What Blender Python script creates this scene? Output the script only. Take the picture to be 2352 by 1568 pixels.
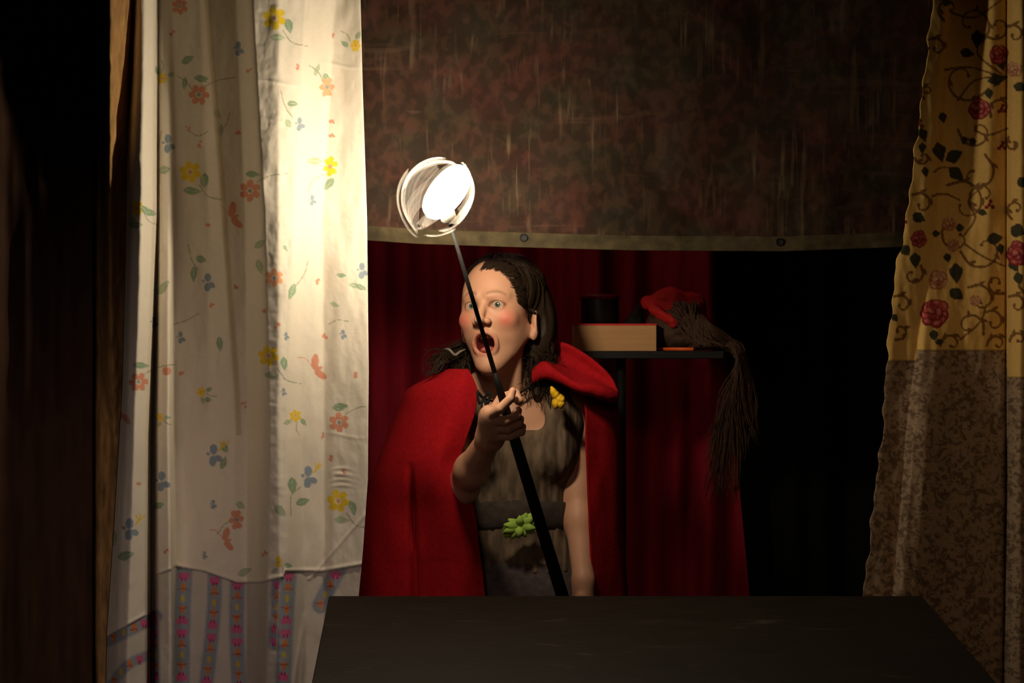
import bpy, math, random
import numpy as np
from mathutils import Vector
for o in list(bpy.data.objects): bpy.data.objects.remove(o)
SC = bpy.context.scene; COL = SC.collection
rng = np.random.default_rng(7); random.seed(7)

# ---------------------------------------------------------------- camera, light, exposure
F = 3920.0; CX, CY, ZC = 1176.0, 784.0, 1.37
cam = bpy.data.objects.new('camera', bpy.data.cameras.new('camera')); COL.objects.link(cam)
cam.data.sensor_width = 36.0; cam.data.lens = F*36.0/2352.0
cam.location = (0, 0, ZC); cam.rotation_euler = (math.pi/2, 0, 0); cam.data.clip_start = .05
SC.camera = cam
def at(px, py, Y): return np.array([(px-CX)/F*Y, Y, ZC-(py-CY)/F*Y])

W = bpy.data.worlds.new('dark_hall'); SC.world = W; W.use_nodes = True
W.node_tree.nodes['Background'].inputs[0].default_value = (.9, .62, .45, 1)
W.node_tree.nodes['Background'].inputs[1].default_value = .006

def spot(name, loc, target, power, color, angle, blend, size):
    l = bpy.data.lights.new(name, 'SPOT'); l.energy = power; l.color = color
    l.spot_size = math.radians(angle); l.spot_blend = blend; l.shadow_soft_size = size
    o = bpy.data.objects.new(name, l); COL.objects.link(o); o.location = loc
    o.rotation_euler = (Vector(target)-Vector(loc)).to_track_quat('-Z', 'Y').to_euler()
    return o
# dim warm fill spot added on the audience side, aimed low at the white curtain
spot('added_front_fill', (-.5, -.4, 2.1), (-.70, 3.5, .76), 92, (1, .76, .63), 25, 1.0, .35)
spot('added_front_fill', (.9, .2, 2.5), (1.0, 3.5, 1.25), 48, (1, .66, .36), 26, 1.0, .25)  # second fill spot, added to brighten the rose print curtain
spot('added_front_fill', (-.2, .2, 2.6), (.2, 3.6, 1.05), 3.5, (1, .62, .42), 34, 1.0, .4)  # weak fill spot, added to lift the person and dress
bl = bpy.data.lights.new('added_back_fill', 'AREA'); bl.energy = 1.7; bl.color = (1, .55, .45); bl.size = .5  # unseen area lamp added above the opening to brighten the red drape
bo = bpy.data.objects.new('added_back_fill', bl); COL.objects.link(bo); bo.location = (-.1, 4.05, 2.5); bo.rotation_euler = (math.radians(12), 0, 0)
BULB = 215.0

SC.view_settings.view_transform = 'Standard'; SC.view_settings.look = 'None'
SC.view_settings.exposure = 0.0; SC.view_settings.gamma = 1.0; SC.view_settings.use_curve_mapping = False

# ---------------------------------------------------------------- helpers
def lin(c): return tuple((v/255/12.92 if v/255 <= .04045 else ((v/255+.055)/1.055)**2.4) for v in c)
def mesh_np(name, V, Fc, mat=None, parent=None, smooth=True, col=None):
    me = bpy.data.meshes.new(name)
    V = np.asarray(V, np.float32); Fc = np.asarray(Fc)
    if Fc.ndim == 2:
        n, k = Fc.shape
        me.vertices.add(len(V)); me.vertices.foreach_set('co', V.ravel())
        me.loops.add(n*k); me.loops.foreach_set('vertex_index', Fc.astype(np.int32).ravel())
        me.polygons.add(n); me.polygons.foreach_set('loop_start', np.arange(0, n*k, k, dtype=np.int32))
        me.update(calc_edges=True)
    else:
        me.from_pydata([tuple(map(float, v)) for v in V], [], [list(map(int, f)) for f in Fc])
    me.polygons.foreach_set('use_smooth', np.full(len(me.polygons), smooth))
    if col is not None:
        a = me.color_attributes.new('cloth_print', 'FLOAT_COLOR', 'POINT')
        c = np.ones((len(V), 4), np.float32); c[:, :3] = col; a.data.foreach_set('color', c.ravel())
    me.validate(); me.update()
    if mat: me.materials.append(mat)
    o = bpy.data.objects.new(name, me); COL.objects.link(o)
    if parent:
        o.parent = parent
        o.matrix_parent_inverse = parent.matrix_basis.inverted()
    return o
def tag(o, label, cat, group=None):
    o['label'] = label; o['category'] = cat
    if group: o['group'] = group
    return o
def struct(o): o['kind'] = 'structure'; return o
def empty(name, loc, label, cat, group=None):
    o = bpy.data.objects.new(name, None); COL.objects.link(o); o.location = [float(v) for v in loc]
    o.empty_display_size = .05
    return tag(o, label, cat, group)
class MB:
    def __init__(s): s.v = []; s.f = []
    def add(s, v, f):
        n = len(s.v); s.v += [tuple(map(float, p)) for p in v]; s.f += [[i+n for i in q] for q in f]; return s
    def box(s, c, h, R=None):
        P = np.array([[x, y, z] for x in (-1, 1) for y in (-1, 1) for z in (-1, 1)], float)*np.array(h)
        if R is not None: P = P@np.asarray(R).T
        return s.add(P+np.array(c), [[0,1,3,2],[4,6,7,5],[0,4,5,1],[2,3,7,6],[0,2,6,4],[1,5,7,3]])
    def tube(s, pts, r, n=8):
        pts = np.asarray(pts, float); m = len(pts)
        r = np.full(m, r) if np.isscalar(r) else np.asarray(r, float)
        V = []; t0 = None
        for i in range(m):
            t = pts[min(i+1, m-1)]-pts[max(i-1, 0)]; t = t/(np.linalg.norm(t)+1e-9)
            if t0 is None:
                u = np.cross(t, [0, 1, .1]); u /= np.linalg.norm(u)+1e-9
            else:
                u = u-t*np.dot(u, t); u /= np.linalg.norm(u)+1e-9
            t0 = t; w = np.cross(t, u)
            for k in range(n):
                a = 2*math.pi*k/n; V.append(pts[i]+r[i]*(math.cos(a)*u+math.sin(a)*w))
        Fc = [[i*n+k, i*n+(k+1) % n, (i+1)*n+(k+1) % n, (i+1)*n+k] for i in range(m-1) for k in range(n)]
        Fc += [list(range(n))[::-1], [(m-1)*n+k for k in range(n)]]
        return s.add(V, Fc)
    def lathe(s, prof, c, ax=None, n=32):
        # prof list of (r, h) about axis
        ax = np.array([0, 0, 1.]) if ax is None else np.array(ax)/np.linalg.norm(ax)
        u = np.cross(ax, [0, 1, .05]); u /= np.linalg.norm(u); w = np.cross(ax, u)
        V = [np.array(c)+ax*h+r*(math.cos(2*math.pi*k/n)*u+math.sin(2*math.pi*k/n)*w) for r, h in prof for k in range(n)]
        Fc = [[i*n+k, i*n+(k+1) % n, (i+1)*n+(k+1) % n, (i+1)*n+k] for i in range(len(prof)-1) for k in range(n)]
        return s.add(V, Fc)
    def build(s, name, mat, parent=None, smooth=True, bevel=0):
        o = mesh_np(name, np.array(s.v), np.array(s.f, dtype=object) if len(set(map(len, s.f))) > 1 else np.array(s.f), mat, parent, smooth)
        if bevel:
            b = o.modifiers.new('bevel', 'BEVEL'); b.width = bevel; b.segments = 3; b.limit_method = 'ANGLE'
        return o
def catmull(P, n):
    P = np.asarray(P, float); Q = np.vstack([2*P[0]-P[1], P, 2*P[-1]-P[-2]])
    t = np.linspace(0, len(P)-1-1e-6, n); i = t.astype(int); f = (t-i)[:, None]
    a, b, c, d = Q[i], Q[i+1], Q[i+2], Q[i+3]
    return .5*((2*b)+(-a+c)*f+(2*a-5*b+4*c-d)*f**2+(-a+3*b-3*c+d)*f**3)
def vnoise(x, y, seed=0):
    x = np.asarray(x, float); y = np.asarray(y, float)
    xi = np.floor(x).astype(np.int64); yi = np.floor(y).astype(np.int64); fx = x-xi; fy = y-yi
    fx = fx*fx*(3-2*fx); fy = fy*fy*(3-2*fy)
    def h(a, b):
        n = (a*374761393+b*668265263+seed*1442695041) & 0xffffffff
        n = ((n ^ (n >> 13))*1274126177) & 0xffffffff
        return ((n ^ (n >> 16)) & 0xffff)/65535.
    return (h(xi, yi)*(1-fx)+h(xi+1, yi)*fx)*(1-fy)+(h(xi, yi+1)*(1-fx)+h(xi+1, yi+1)*fx)*fy
def fbm(x, y, o=3, seed=0): return sum(vnoise(x*2**i, y*2**i, seed+i)/2**i for i in range(o))/sum(1/2**i for i in range(o))

# ---------------------------------------------------------------- materials
def newmat(name):
    m = bpy.data.materials.new(name); m.use_nodes = True
    nt = m.node_tree; return m, nt, nt.nodes['Principled BSDF']
def plain(name, c, rough=.7, noise=.25, scale=40, bump=.15, metal=0, spec=.3, stretch=(1, 1, 1), sheen=0):
    m, nt, b = newmat(name); N = nt.nodes; L = nt.links
    tc = N.new('ShaderNodeTexCoord'); mp = N.new('ShaderNodeMapping'); mp.inputs['Scale'].default_value = stretch
    L.new(tc.outputs['Object'], mp.inputs[0])
    nz = N.new('ShaderNodeTexNoise'); nz.inputs['Scale'].default_value = scale; nz.inputs['Detail'].default_value = 6
    L.new(mp.outputs[0], nz.inputs[0])
    r = N.new('ShaderNodeValToRGB'); c = np.array(c)
    r.color_ramp.elements[0].position = .3; r.color_ramp.elements[1].position = .7
    r.color_ramp.elements[0].color = (*np.clip(c*(1-noise), 0, 1), 1); r.color_ramp.elements[1].color = (*np.clip(c*(1+noise), 0, 1), 1)
    L.new(nz.outputs[0], r.inputs[0]); L.new(r.outputs[0], b.inputs['Base Color'])
    b.inputs['Roughness'].default_value = rough; b.inputs['Metallic'].default_value = metal
    b.inputs['Specular IOR Level'].default_value = spec
    if sheen: b.inputs['Sheen Weight'].default_value = sheen
    if bump:
        bp = N.new('ShaderNodeBump'); bp.inputs['Strength'].default_value = bump; bp.inputs['Distance'].default_value = .003
        L.new(nz.outputs[0], bp.inputs['Height']); L.new(bp.outputs[0], b.inputs['Normal'])
    return m
def printed(name, rough=.85, weave=900, bump=.25, crumple=22, dist=.004, stretch=(1, 1, 1.0), spec=.2, trans=0, wave=True):
    m, nt, b = newmat(name); N = nt.nodes; L = nt.links
    a = N.new('ShaderNodeVertexColor'); a.layer_name = 'cloth_print'; L.new(a.outputs[0], b.inputs['Base Color'])
    tc = N.new('ShaderNodeTexCoord'); mp = N.new('ShaderNodeMapping'); mp.inputs['Scale'].default_value = stretch
    L.new(tc.outputs['Object'], mp.inputs[0])
    n1 = N.new('ShaderNodeTexNoise'); n1.inputs['Scale'].default_value = crumple; n1.inputs['Detail'].default_value = 5
    n1.inputs['Distortion'].default_value = .8
    L.new(mp.outputs[0], n1.inputs[0])
    n2 = N.new('ShaderNodeTexNoise'); n2.inputs['Scale'].default_value = weave; L.new(mp.outputs[0], n2.inputs[0])
    ad = N.new('ShaderNodeMath'); ad.operation = 'MULTIPLY_ADD'; ad.inputs[1].default_value = .04
    L.new(n2.outputs[0], ad.inputs[0]); L.new(n1.outputs[0], ad.inputs[2])
    bp = N.new('ShaderNodeBump'); bp.inputs['Strength'].default_value = bump; bp.inputs['Distance'].default_value = dist
    L.new(ad.outputs[0], bp.inputs['Height']); L.new(bp.outputs[0], b.inputs['Normal'])
    b.inputs['Roughness'].default_value = rough; b.inputs['Specular IOR Level'].default_value = spec
    if trans:
        tr = N.new('ShaderNodeBsdfTranslucent'); L.new(a.outputs[0], tr.inputs[0]); mx = N.new('ShaderNodeMixShader'); mx.inputs[0].default_value = trans
        L.new(b.outputs[0], mx.inputs[1]); L.new(tr.outputs[0], mx.inputs[2]); L.new(mx.outputs[0], N['Material Output'].inputs[0])
    return m
M = {}
M['white_cloth'] = printed('printed_cotton', bump=.3, crumple=16, dist=.010, stretch=(1, 1, .7), trans=.03)
M['gold_cloth'] = printed('rose_print_cloth', bump=.3, crumple=14, dist=.008, trans=.05)
M['skin'] = printed('skin', rough=.5, bump=.08, crumple=60, dist=.001, spec=.35)
M['eye'] = printed('eye', rough=.12, bump=0, spec=.6)
M['brown_linen'] = plain('brown_linen', (.36, .20, .075), .85, .35, 60, .9, stretch=(1, 1, .25))
M['dark_drape'] = plain('dark_drape', (.060, .027, .015), .9, .25, 30, .3, stretch=(1, 1, .3))
M['red_drape'] = plain('red_drape', (.26, .004, .018), .85, .25, 18, .3, stretch=(1, 1, .2))
M['black_drape'] = plain('black_drape', (.004, .004, .004), .95, .2, 18, .2)
M['cloak'] = plain('red_wool', (.30, .006, .010), .95, .15, 120, .2, spec=.08)
M['dress'] = plain('tweed', (.13, .088, .058), .9, .5, 34, .7, stretch=(1.6, 1.6, .6))
M['skirt'] = plain('grey_wool', (.10, .075, .075), .9, .3, 60, .4)
M['hair'] = plain('brown_hair', (.022, .012, .006), .6, .5, 200, .1, stretch=(3, 3, .4), spec=.2)
M['wig'] = plain('wig_hair', (.060, .030, .017), .6, .5, 120, .1, stretch=(3, 3, .4), spec=.2)
M['black_paint'] = plain('black_paint', (.014, .010, .006), .8, .3, 25, .15, stretch=(.5, 3, 1), spec=.12)
M['black'] = plain('black_metal', (.004, .004, .004), .6, .2, 60, .05)
M['room_black'] = plain('black_wall_paint', (.008, .007, .007), .95, .2, 6, .1)
M['wood'] = plain('light_wood', (.50, .27, .12), .7, .08, 12, .06, stretch=(.6, 3, 10))
M['red_card'] = plain('red_card', (.6, .02, .02), .6, .1, 60, .05)
M['orange'] = plain('orange_paint', (.7, .10, .02), .5, .1, 60, .05)
M['grey_metal'] = plain('brushed_metal', (.5, .47, .42), .3, .15, 60, .05, metal=.9)
M['clip'] = plain('grey_clip', (.16, .145, .12), .35, .15, 60, .05)
M['yellow'] = plain('yellow_silk', (.75, .44, .01), .6, .15, 30, .1)
M['green'] = plain('green_silk', (.30, .46, .07), .7, .3, 30, .2)
M['tooth'] = plain('tooth', (.62, .55, .42), .3, .05, 60, 0)
M['tongue'] = plain('tongue', (.45, .12, .10), .4, .1, 80, .1)
M['red_cloth'] = plain('red_cloth', (.42, .012, .010), .85, .2, 30, .3)
M['cord'] = plain('black_cord', (.006, .005, .005), .8, .2, 200, .1)
# bulb
m, nt, b = newmat('hot_bulb'); b.inputs['Base Color'].default_value = (1, 1, 1, 1)
b.inputs['Emission Color'].default_value = (1, .83, .58, 1); b.inputs['Emission Strength'].default_value = BULB; M['bulb'] = m
# clear plastic bands
m, nt, b = newmat('clear_plastic'); N = nt.nodes; L = nt.links
b.inputs['Base Color'].default_value = (.95, .93, .9, 1); b.inputs['Roughness'].default_value = .18; b.inputs['Specular IOR Level'].default_value = .8
tr = N.new('ShaderNodeBsdfTransparent'); tl = N.new('ShaderNodeBsdfTranslucent'); tl.inputs[0].default_value = (1, .95, .88, 1)
m1 = N.new('ShaderNodeMixShader'); m1.inputs[0].default_value = .5; L.new(b.outputs[0], m1.inputs[1]); L.new(tl.outputs[0], m1.inputs[2])
m2 = N.new('ShaderNodeMixShader'); tcx = N.new('ShaderNodeTexCoord'); nz = N.new('ShaderNodeLayerWeight'); nz.inputs[0].default_value = .25
mr = N.new('ShaderNodeMapRange'); mr.inputs['To Min'].default_value = .003; mr.inputs['To Max'].default_value = .022
L.new(nz.outputs['Facing'], mr.inputs[0]); L.new(mr.outputs[0], m2.inputs[0]); L.new(tr.outputs[0], m2.inputs[1]); L.new(m1.outputs[0], m2.inputs[2])
L.new(m2.outputs[0], N['Material Output'].inputs[0]); M['plastic'] = m
# painted backdrop
def backdrop_mat():
    m, nt, b = newmat('streaked_backdrop'); N = nt.nodes; L = nt.links
    tc = N.new('ShaderNodeTexCoord')
    def noise(scale, st, detail=6, dist=0.):
        mp = N.new('ShaderNodeMapping'); mp.inputs['Scale'].default_value = st; L.new(tc.outputs['Object'], mp.inputs[0])
        n = N.new('ShaderNodeTexNoise'); n.inputs['Scale'].default_value = scale; n.inputs['Detail'].default_value = detail; n.inputs['Distortion'].default_value = dist
        L.new(mp.outputs[0], n.inputs[0]); return n.outputs[0]
    def ramp(src, stops):
        r = N.new('ShaderNodeValToRGB'); e = r.color_ramp.elements
        while len(e) < len(stops): e.new(.5)
        for i, (p, c) in enumerate(stops): e[i].position = p; e[i].color = (*c, 1)
        L.new(src, r.inputs[0]); return r.outputs[0]
    def mix(f, a, c, mode='MIX'):
        x = N.new('ShaderNodeMix'); x.data_type = 'RGBA'; x.blend_type = mode
        if isinstance(f, float): x.inputs[0].default_value = f
        else: L.new(f, x.inputs[0])
        for s, v in ((6, a), (7, c)):
            if isinstance(v, tuple): x.inputs[s].default_value = (*v, 1)
            else: L.new(v, x.inputs[s])
        return x.outputs[2]
    base = ramp(noise(9, (1, 1, 1.2)), [(.35, (.028, .018, .0082)), (.5, (.038, .0165, .0080)), (.66, (.046, .0135, .0080))])
    blot = ramp(noise(44, (1, 1, .8), 5, .3), [(.44, (.50, .50, .46)), (.60, (1, 1, 1))])
    c = mix(1.0, base, blot, 'MULTIPLY')
    st = ramp(noise(75, (1, 1, .045), 3, .25), [(.56, (0, 0, 0)), (.68, (.9, .9, .9))])
    brk = ramp(noise(9, (1, 1, 1)), [(.45, (0, 0, 0)), (.65, (.6, .6, .6))])
    stf = mix(1.0, st, brk, 'MULTIPLY')
    c = mix(stf, c, (.13, .085, .05))
    cr = ramp(noise(30, (.07, 1, 1), 3, .5), [(.62, (0, 0, 0)), (.72, (.35, .35, .35))])
    c = mix(cr, c, (.085, .045, .026))
    L.new(c, b.inputs['Base Color']); b.inputs['Roughness'].default_value = .8; b.inputs['Specular IOR Level'].default_value = .25
    bp = N.new('ShaderNodeBump'); bp.inputs['Strength'].default_value = .5; bp.inputs['Distance'].default_value = .01
    L.new(noise(8, (1, 1, .6), 4, .5), bp.inputs['Height']); L.new(bp.outputs[0], b.inputs['Normal'])
    return m
M['backdrop'] = backdrop_mat()
M['hem'] = plain('olive_hem', (.050, .037, .016), .85, .45, 35, .3)

# ---------------------------------------------------------------- room
def slab(name, lo, hi, mat):
    c = (np.array(lo)+np.array(hi))/2; h = (np.array(hi)-np.array(lo))/2
    return struct(MB().box(c, h).build(name, mat, smooth=False))
slab('floor', (-2.6, -1.5, -.1), (2.6, 5.3, 0), M['room_black'])
slab('ceiling', (-2.6, -1.5, 3.0), (2.6, 5.3, 3.1), M['room_black'])
slab('wall_back', (-2.6, 5.2, 0), (2.6, 5.3, 3.0), M['room_black'])
slab('wall_left', (-2.7, -1.5, 0), (-2.6, 5.3, 3.0), M['room_black'])
slab('wall_right', (2.6, -1.5, 0), (2.7, 5.3, 3.0), M['room_black'])

# ---------------------------------------------------------------- print canvas (cloth colours, one texel per picture-size unit of cloth)
class Canvas:
    def __init__(s, x0, y0, x1, y1, base):
        s.x0, s.y0 = x0, y0; s.a = np.empty((y1-y0, x1-x0, 3)); s.a[:] = base
    def blk(s, x, y, r):
        i0 = max(0, int(x-r-s.x0)); i1 = min(s.a.shape[1], int(x+r-s.x0)+2); j0 = max(0, int(y-r-s.y0)); j1 = min(s.a.shape[0], int(y+r-s.y0)+2)
        if i0 >= i1 or j0 >= j1: return None
        X, Y = np.meshgrid(np.arange(i0, i1)+s.x0, np.arange(j0, j1)+s.y0); return (slice(j0, j1), slice(i0, i1)), X, Y
    def put(s, sl, m, c):
        m = np.clip(m, 0, 1)[..., None]; s.a[sl] = s.a[sl]*(1-m)+np.array(c)*m
    def ell(s, x, y, rx, ry, ang, c, al=1.):
        b = s.blk(x, y, max(rx, ry)+2)
        if not b: return
        sl, X, Y = b; ca, sa = math.cos(ang), math.sin(ang); u = (X-x)*ca+(Y-y)*sa; v = -(X-x)*sa+(Y-y)*ca
        d = (1-np.sqrt((u/rx)**2+(v/ry)**2))*min(rx, ry); s.put(sl, (d+.7)*al, c) if al == 1 else s.put(sl, np.clip(d+.7, 0, 1)*al, c)
    def leaf(s, x, y, l, w, ang, c, vein=None, al=1.):
        b = s.blk(x, y, l+2)
        if not b: return
        sl, X, Y = b; ca, sa = math.cos(ang), math.sin(ang); u = ((X-x)*ca+(Y-y)*sa)/l; v = (-(X-x)*sa+(Y-y)*ca)/w
        d = ((1-u**2)*(1-.35*u)-np.abs(v))*w; s.put(sl, np.clip(d+.5, 0, 1)*al, c)
        if vein is not None: s.put(sl, np.clip(1-np.abs(v*w), 0, 1)*(np.abs(u) < .8)*.6, vein)
    def line(s, P, w, c, al=1.):
        P = catmull(P, 40)
        for i in range(len(P)-1):
            a, e = P[i], P[i+1]; ww = w if np.isscalar(w) else w[0]+(w[1]-w[0])*i/38
            b = s.blk(*(a+e)/2, np.linalg.norm(e-a)+ww+2)
            if not b: continue
            sl, X, Y = b; d = e-a; t = np.clip(((X-a[0])*d[0]+(Y-a[1])*d[1])/(d@d+1e-9), 0, 1)
            r = np.hypot(X-a[0]-t*d[0], Y-a[1]-t*d[1]); s.put(sl, np.clip(ww/2-r+.5, 0, 1)*al, c)
    def flower(s, x, y, r, c, cc, rot=0, sq=1., n=6):
        for k in range(n):
            a = rot+2*math.pi*k/n; px = x+math.cos(a)*r*.62*sq; py = y+math.sin(a)*r*.62
            s.ell(px, py, r*.36, r*.30*(.5+.5*sq), a, c)
            s.ell(px+math.cos(a+.5)*r*.14*sq, py+math.sin(a+.5)*r*.14, r*.26*sq, r*.26, a, c)
        s.ell(x, y, r*.18, r*.18, 0, cc)
    def rose(s, x, y, r, dark, mid, light):
        R = random.Random(int(x*7+y)); dk = np.array(dark); md = np.array(mid); lt = np.array(light)
        for k in range(9):
            a = k*.70+R.random()*.35; d = r*R.uniform(.52, .68); s.ell(x+math.cos(a)*d, y+math.sin(a)*d, r*R.uniform(.36, .46), r*R.uniform(.30, .4), a+1.57, dk)
            s.ell(x+math.cos(a)*d*.98, y+math.sin(a)*d*.98-r*.03, r*.33, r*.25, a+1.57, md*R.uniform(.75, 1.25))
            s.ell(x+math.cos(a)*d*1.15, y+math.sin(a)*d*1.15-r*.05, r*.20, r*.10, a+1.57, lt, .55)
        for k in range(6):
            a = k*1.05+R.random(); d = r*.30; s.ell(x+math.cos(a)*d, y+math.sin(a)*d, r*.30, r*.24, a+1.57, dk); s.ell(x+math.cos(a)*d-r*.04, y+math.sin(a)*d-r*.05, r*.22, r*.15, a+1.57, md*.6+lt*.4 if k % 2 else md)
        s.ell(x, y, r*.15, r*.13, 0, dk*.7); s.ell(x-r*.22, y-r*.10, r*.20, r*.11, .4, lt, .8)
    def sample(s, X, Y):
        i = np.clip((X-s.x0).round().astype(int), 0, s.a.shape[1]-1); j = np.clip((Y-s.y0).round().astype(int), 0, s.a.shape[0]-1)
        return s.a[j, i]

def grid_faces(nr, nc):
    r, c = np.meshgrid(np.arange(nr-1), np.arange(nc-1), indexing='ij'); a = (r*nc+c).ravel()
    return np.stack([a, a+nc, a+nc+1, a+1], 1)
def rows(step, y0=-380, y1=1568, yend=2420):
    return np.concatenate([np.arange(y0, 0, 24), np.arange(0, y1+20, step), np.arange(y1+20+24, yend, 24)]).astype(float)
KY = [0, 500, 1000, 1500]
def keyed(vals, y): return np.interp(y, KY, vals)
def drape(name, mat, ys, step, xl, xr, depth, color=None, parent=None, thick=.0012, zmin=.004):
    nc = int(max(xr(y)-xl(y) for y in (0, 700, 1400))/step)+1
    s = np.linspace(0, 1, nc); V = np.empty((len(ys), nc, 3)); XP = np.empty((len(ys), nc))
    for i, y in enumerate(ys):
        XP[i] = xl(y)+(xr(y)-xl(y))*s
    YP = np.repeat(ys[:, None], nc, 1)
    D = depth(XP, YP)
    V[..., 0] = (XP-CX)/F*D; V[..., 1] = D; V[..., 2] = np.maximum(ZC-(YP-CY)/F*D, zmin)
    keep = ZC-(ys-CY)/F*D.mean(1) > -.03
    V = V[keep]; XP = XP[keep]; YP = YP[keep]
    col = None if color is None else color(XP, YP).reshape(-1, 3)
    o = mesh_np(name, V.reshape(-1, 3), grid_faces(*XP.shape), mat, parent, True, col)
    if thick:
        m = o.modifiers.new('thickness', 'SOLIDIFY'); m.thickness = thick; m.offset = 0
    return o
def fold_depth(cols, sig, extra=None):
    """cols: list of (xs at KY, depths at KY)"""
    def f(XP, YP):
        D = np.empty_like(XP)
        for i in range(XP.shape[0]):
            y = YP[i, 0]; kx = [keyed(c[0], y) for c in cols]; kd = [keyed(c[1], y) for c in cols]
            xx = np.arange(XP[i, 0]-40, XP[i, -1]+41, 1.5); d = np.interp(xx, kx, kd)
            n = int(3*sig/1.5)+1; k = np.exp(-.5*(np.arange(-n, n+1)*1.5/sig)**2); k /= k.sum()
            d = np.convolve(np.pad(d, n, mode='edge'), k, 'valid'); D[i] = np.interp(XP[i], xx, d)
        if extra is not None: D = D+extra(XP, YP)
        return D
    return f
def c4(x, d): return (x if hasattr(x, '__len__') else [x]*4, d if hasattr(d, '__len__') else [d]*4)

# ---------------------------------------------------------------- white flowered curtain
cream = np.array((.82, .75, .65))
cv = Canvas(200, -60, 880, 1640, cream)
YEL = (.88, .62, .05); SAL = (.74, .33, .22); BLU = (.30, .37, .45); GRN = (.44, .52, .36); DG = (.31, .43, .29); STM = (.42, .42, .30)
def sprig(x, y, r, seed, gl=None):
    R = random.Random(seed); a0 = R.random()*6.28
    for k in range(R.choice([2, 3])):
        a = a0+k*1.5+R.random()*.5; d = r*1.7
        cv.leaf(x+math.cos(a)*d, y+math.sin(a)*d, r*.75, r*.36, a+R.uniform(-.6, .6), GRN if k % 2 else DG, cream)
    a = a0+.7; cv.line([(x+math.cos(a)*r, y+math.sin(a)*r), (x+math.cos(a+.25)*r*2.1, y+math.sin(a+.25)*r*2.1), (x+math.cos(a+.1)*r*3.2, y+math.sin(a+.1)*r*3.2)], 1.8, STM, .8)
for i, (x, y, r, q) in enumerate([(817,105,15,.7),(759,382,24,.6),(313,478,20,.7),(373,180,13,.8),(462,900,12,.8),(678,955,14,1),(368,958,10,.7),(640,1290,14,.4)]):
    cv.flower(x, y, r, YEL, SAL, i*.7, q); sprig(x, y, r, i+50)
for i, (x, y, r) in enumerate([(630,42,27),(437,395,25),(617,817,24),(777,1150,26)]):
    cv.flower(x, y, r, YEL, SAL, .3+i, 1)
    cv.leaf(x+35, y+18, 17, 7.5, 1.45, DG, cream); cv.leaf(x+8, y+44, 18, 8, .05, GRN, cream)
    cv.line([(x+20, y+28), (x+40, y+55), (x+75, y+64)], 2, STM)
for i, (x, y, r, q) in enumerate([(457,218,24,1),(575,438,25,1),(751,200,24,.6),(630,638,21,1),(318,877,22,1),(779,970,23,1),(543,1193,24,.6),(413,15,19,1)]):
    cv.flower(x, y, r, SAL if i != 3 and i != 2 else (.85, .42, .24), (.3, .35, .38), i*.5, q)
    if i in (0, 1, 4, 5, 7): cv.leaf(x+6, y-38, 18, 7, .05, DG, cream); cv.line([(x+15, y-20), (x+45, y-34), (x+85, y-40)], 2, STM)
for x, y, l, w, a in [(431,137,16,8,-.5),(424,192,15,6,1.7),(462,182,15,7,.4),(662,60,17,7,1.3),(728,160,16,5,-1.2),(748,175,8,6,.4),(672,238,13,7,.1),(508,300,15,5,1.6),(500,262,13,7,1),
    (663,285,12,7,1),(378,390,15,9,-.2),(440,438,19,8,.1),(467,418,17,7,1.4),(462,595,13,8,.3),(445,630,19,7,1.6),(598,560,16,8,-.6),(597,612,18,8,1.3),(670,670,20,8,1.9),(375,660,22,9,-.9),
    (333,484,14,7,1),(312,517,15,8,-.1),(505,790,17,8,1.5),(478,918,9,6,.2),(514,1062,16,7,-1.2),(516,1028,14,8,1),(671,1115,20,10,1.5),(695,1152,17,9,-.3),(646,1172,16,7,1),(290,1275,20,10,-.3),
    (366,1160,13,8,-.4),(262,1235,20,8,1.5),(553,1160,12,8,.5),(562,1313,18,8,-.4),(807,1162,14,6,1.4),(640,1172,14,7,1),(655,570,8,4,1),(777,938,14,6,.2),(815,655,14,6,.1),(785,632,12,5,.1),(770,700,12,5,.4),(830,660,13,6,.4)]:
    cv.leaf(x, y, l, w, a, DG if (x+y) % 3 else GRN, cream)
for P in [[(407,175),(430,190),(447,218)],[(434,300),(455,312),(478,302)],[(645,210),(655,245),(672,270)],[(432,560),(440,595),(455,622)],[(528,258),(520,285),(505,300)],[(707,600),(698,630),(680,655)],
          [(398,745),(430,735),(455,720)],[(755,745),(775,735),(800,738)],[(668,1185),(668,1140),(690,1118)],[(500,1225),(515,1205),(530,1195)],[(710,150),(730,165),(745,190)],[(372,300),(366,330),(362,345)]]:
    cv.line(P, 2, STM)
def butterfly(x, y, r, c, a):
    for d, k, l in ((-.2, 1, 1.), (1.9, .9, .9), (.9, .6, .45), (-1.2+math.pi, .5, .4)):
        cv.ell(x+math.cos(a+d)*r*.6*k, y+math.sin(a+d)*r*.6*k, r*.55*l, r*.27*l, a+d, c)
    cv.line([(x, y), (x-r*.6, y-r*.8), (x-r*1.2, y-r*.9)], 1.5, c, .7)
butterfly(722, 850, 32, SAL, -1.3); butterfly(530, 500, 32, SAL, -1.2); butterfly(515, 1242, 28, SAL, -1.1); butterfly(283, 950, 24, SAL, 1.2); cv.ell(383, 852, 9, 10, 0, SAL)
def bluef(x, y, r, yel=True):
    for a, l in ((-1.6, 1), (1.7, 1), (.6, .8), (-2.9, .35)):
        cv.ell(x+math.cos(a)*r*.55, y+math.sin(a)*r*.55, r*.5*l, r*.36*l, a, BLU)
    if yel:
        for d in (-.5, 0, .5): cv.line([(x+r*.5, y-r*.4), (x+r*(.9+.2*d), y-r*.9), (x+r*(1.+.9*d), y-r*(1.5-.3*abs(d)))], 2.5, YEL, .9)
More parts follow.
